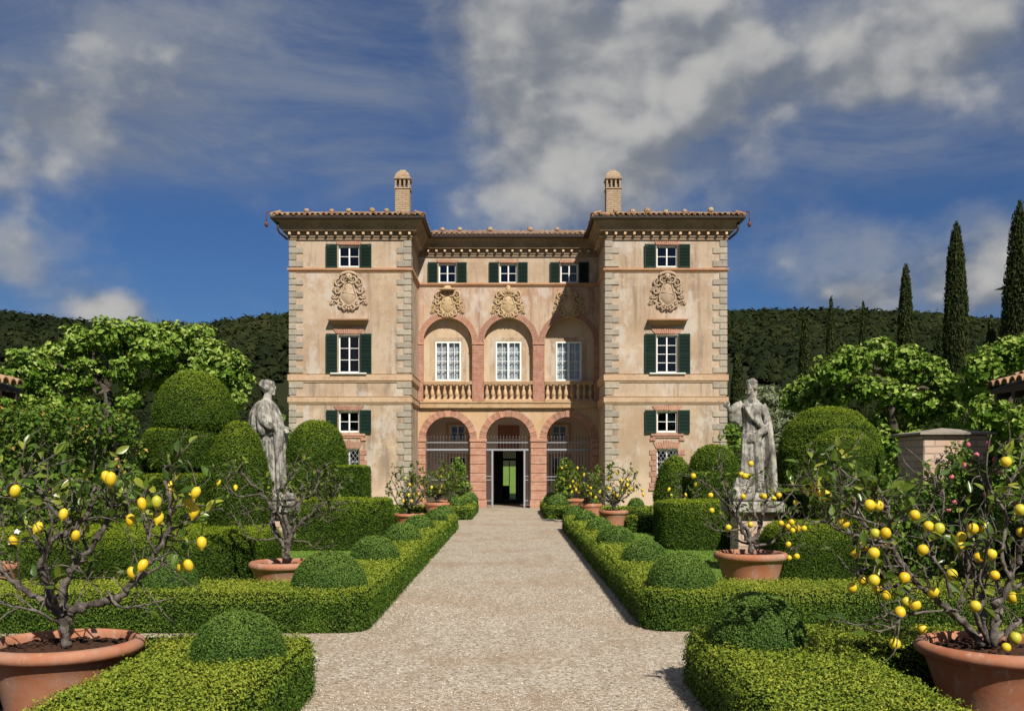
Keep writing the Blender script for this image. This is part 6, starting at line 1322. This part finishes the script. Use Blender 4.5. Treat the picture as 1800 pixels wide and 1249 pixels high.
# trees nearer the villa, grown by rule
def grown(x, y, z, label, seed, R, H, n_lem, leaves, leafL, lsize=1.0, n=9, twigs=90, lean=0.0):
    r = np.random.default_rng(seed); b = np.array([x, y, z]); limbs = []
    for k in range(n):
        a = 6.28*k/n+r.uniform(-.35, .35); rr = R*r.uniform(.6, 1.0); h = H*r.uniform(.5, 1.0); e_ = b+np.array([rr*math.cos(a)+lean, rr*math.sin(a), h])
        limbs.append(([b, b+np.array([.1*rr*math.cos(a), .1*rr*math.sin(a), .18*H]), b+(e_-b)*np.array([.55, .55, .50])+r.normal(size=3)*.06, e_], .034, .008))
    lem = []
    for k in range(n_lem):
        l = limbs[r.integers(n)][0]; lem.append(l[2]+(l[3]-l[2])*r.random()+r.normal(size=3)*np.array([.14, .14, .10])-np.array([0, .08, .05]))
    lemon_tree(label, b, limbs, lem, seed+1, twigs=twigs, leaves=leaves, leafL=leafL, single=False, lsize=lsize, tw=(.10,.28))
pot(-2.68, 25.2, 'terracotta pot at the back end of the long left path hedge', .80, .49, .5); grown(-2.68, 25.2, .44, 'far left lemon tree with few lemons at the hedge end', 201, .82, 1.2, 13, 480, .10, 1.0)
pot(2.66, 25.3, 'terracotta pot at the back end of the long right path hedge', .77, .57, .7); grown(2.66, 25.3, .52, 'far right lemon tree with many lemons at the hedge end', 203, .78, 1.15, 26, 520, .10, 1.0)
pot(-2.32, 30.0, 'terracotta pot on the back cross path left of the arches', .80, .60, .2); grown(-2.32, 30.0, .55, 'round leafy lemon tree on the back cross path, left', 205, .80, 1.10, 9, 1500, .11, 1.0, twigs=140)
pot(2.36, 29.2, 'terracotta pot on the back cross path right of the arches', .72, .60, .9); grown(2.30, 29.2, .55, 'round leafy lemon tree on the back cross path, right', 207, .88, 1.15, 30, 1600, .11, 1.0, twigs=150)
pot(-2.15, 33.6, 'terracotta pot close to the left arch screen', .80, .55, 1.2); pot(2.15, 33.4, 'terracotta pot close to the right arch screen', .80, .60, 1.7)
pot(3.83, 21.6, 'small terracotta pot between the slim yew and the square yew block', .60, .42, 2.1); grown(3.83, 21.6, .38, 'small upright lemon tree in front of the slim bullet-shaped yew', 209, .36, .95, 16, 190, .085, .95, n=6, twigs=50)
def laurel(x, y, label, seed, blobs): 
    shrub('laurel_bush', label, [(x+a, y+b, c, d) for a, b, c, d in blobs], 'laurel', seed, .13, 900, group='laurel bushes in pots by the arches', t0=.42, top=.3, shell=.4)
laurel(-1.95, 33.6, 'leafy laurel bush growing in front of the left arch screen', 220, [(-.05,0,.85,.34),(.05,0,1.2,.38),(.12,.05,1.55,.34),(.05,0,1.85,.24),(-.22,0,1.25,.28),(.28,0,1.0,.26)])
laurel(1.85, 33.4, 'leafy laurel bush growing in front of the right arch screen', 222, [(0,0,.85,.34),(-.02,0,1.2,.38),(.02,.05,1.5,.34),(.0,0,1.78,.26),(.22,0,1.25,.30),(-.22,0,1.05,.26)])
# small things at the left edge: a pot with white flowers
pot(-6.45, 12.1, 'small terracotta pot with white flowers at the left picture edge', .55, .50, .3)
t = shrub('flower_plant', 'low plant with white flowers behind the near left lemon tree', [(-6.45,12.1,.62,.26),(-6.25,12.05,.60,.2),(-6.65,12.1,.58,.22)], 'laurel', 230, .06, 1300, cat='plant')
rr = np.random.default_rng(8); fl = MB()
for k in range(5): a = k*1.2566; fl.add([(0,0,0), (.03*math.cos(a-.5), .03*math.sin(a-.5), .01), (.042*math.cos(a), .042*math.sin(a), .006), (.03*math.cos(a+.5), .03*math.sin(a+.5), .01)], [(0,1,2,3)])
fl_me = fl.mesh('flower', MT['white'])
for k in range(22): link('flower', fl_me, t, (-6.45+rr.uniform(-.35,.35)-t.location.x, 11.92+rr.uniform(-.08,.1)-t.location.y, .68+rr.uniform(-.05,.22)), (rad(50), 0, rr.random()*6))
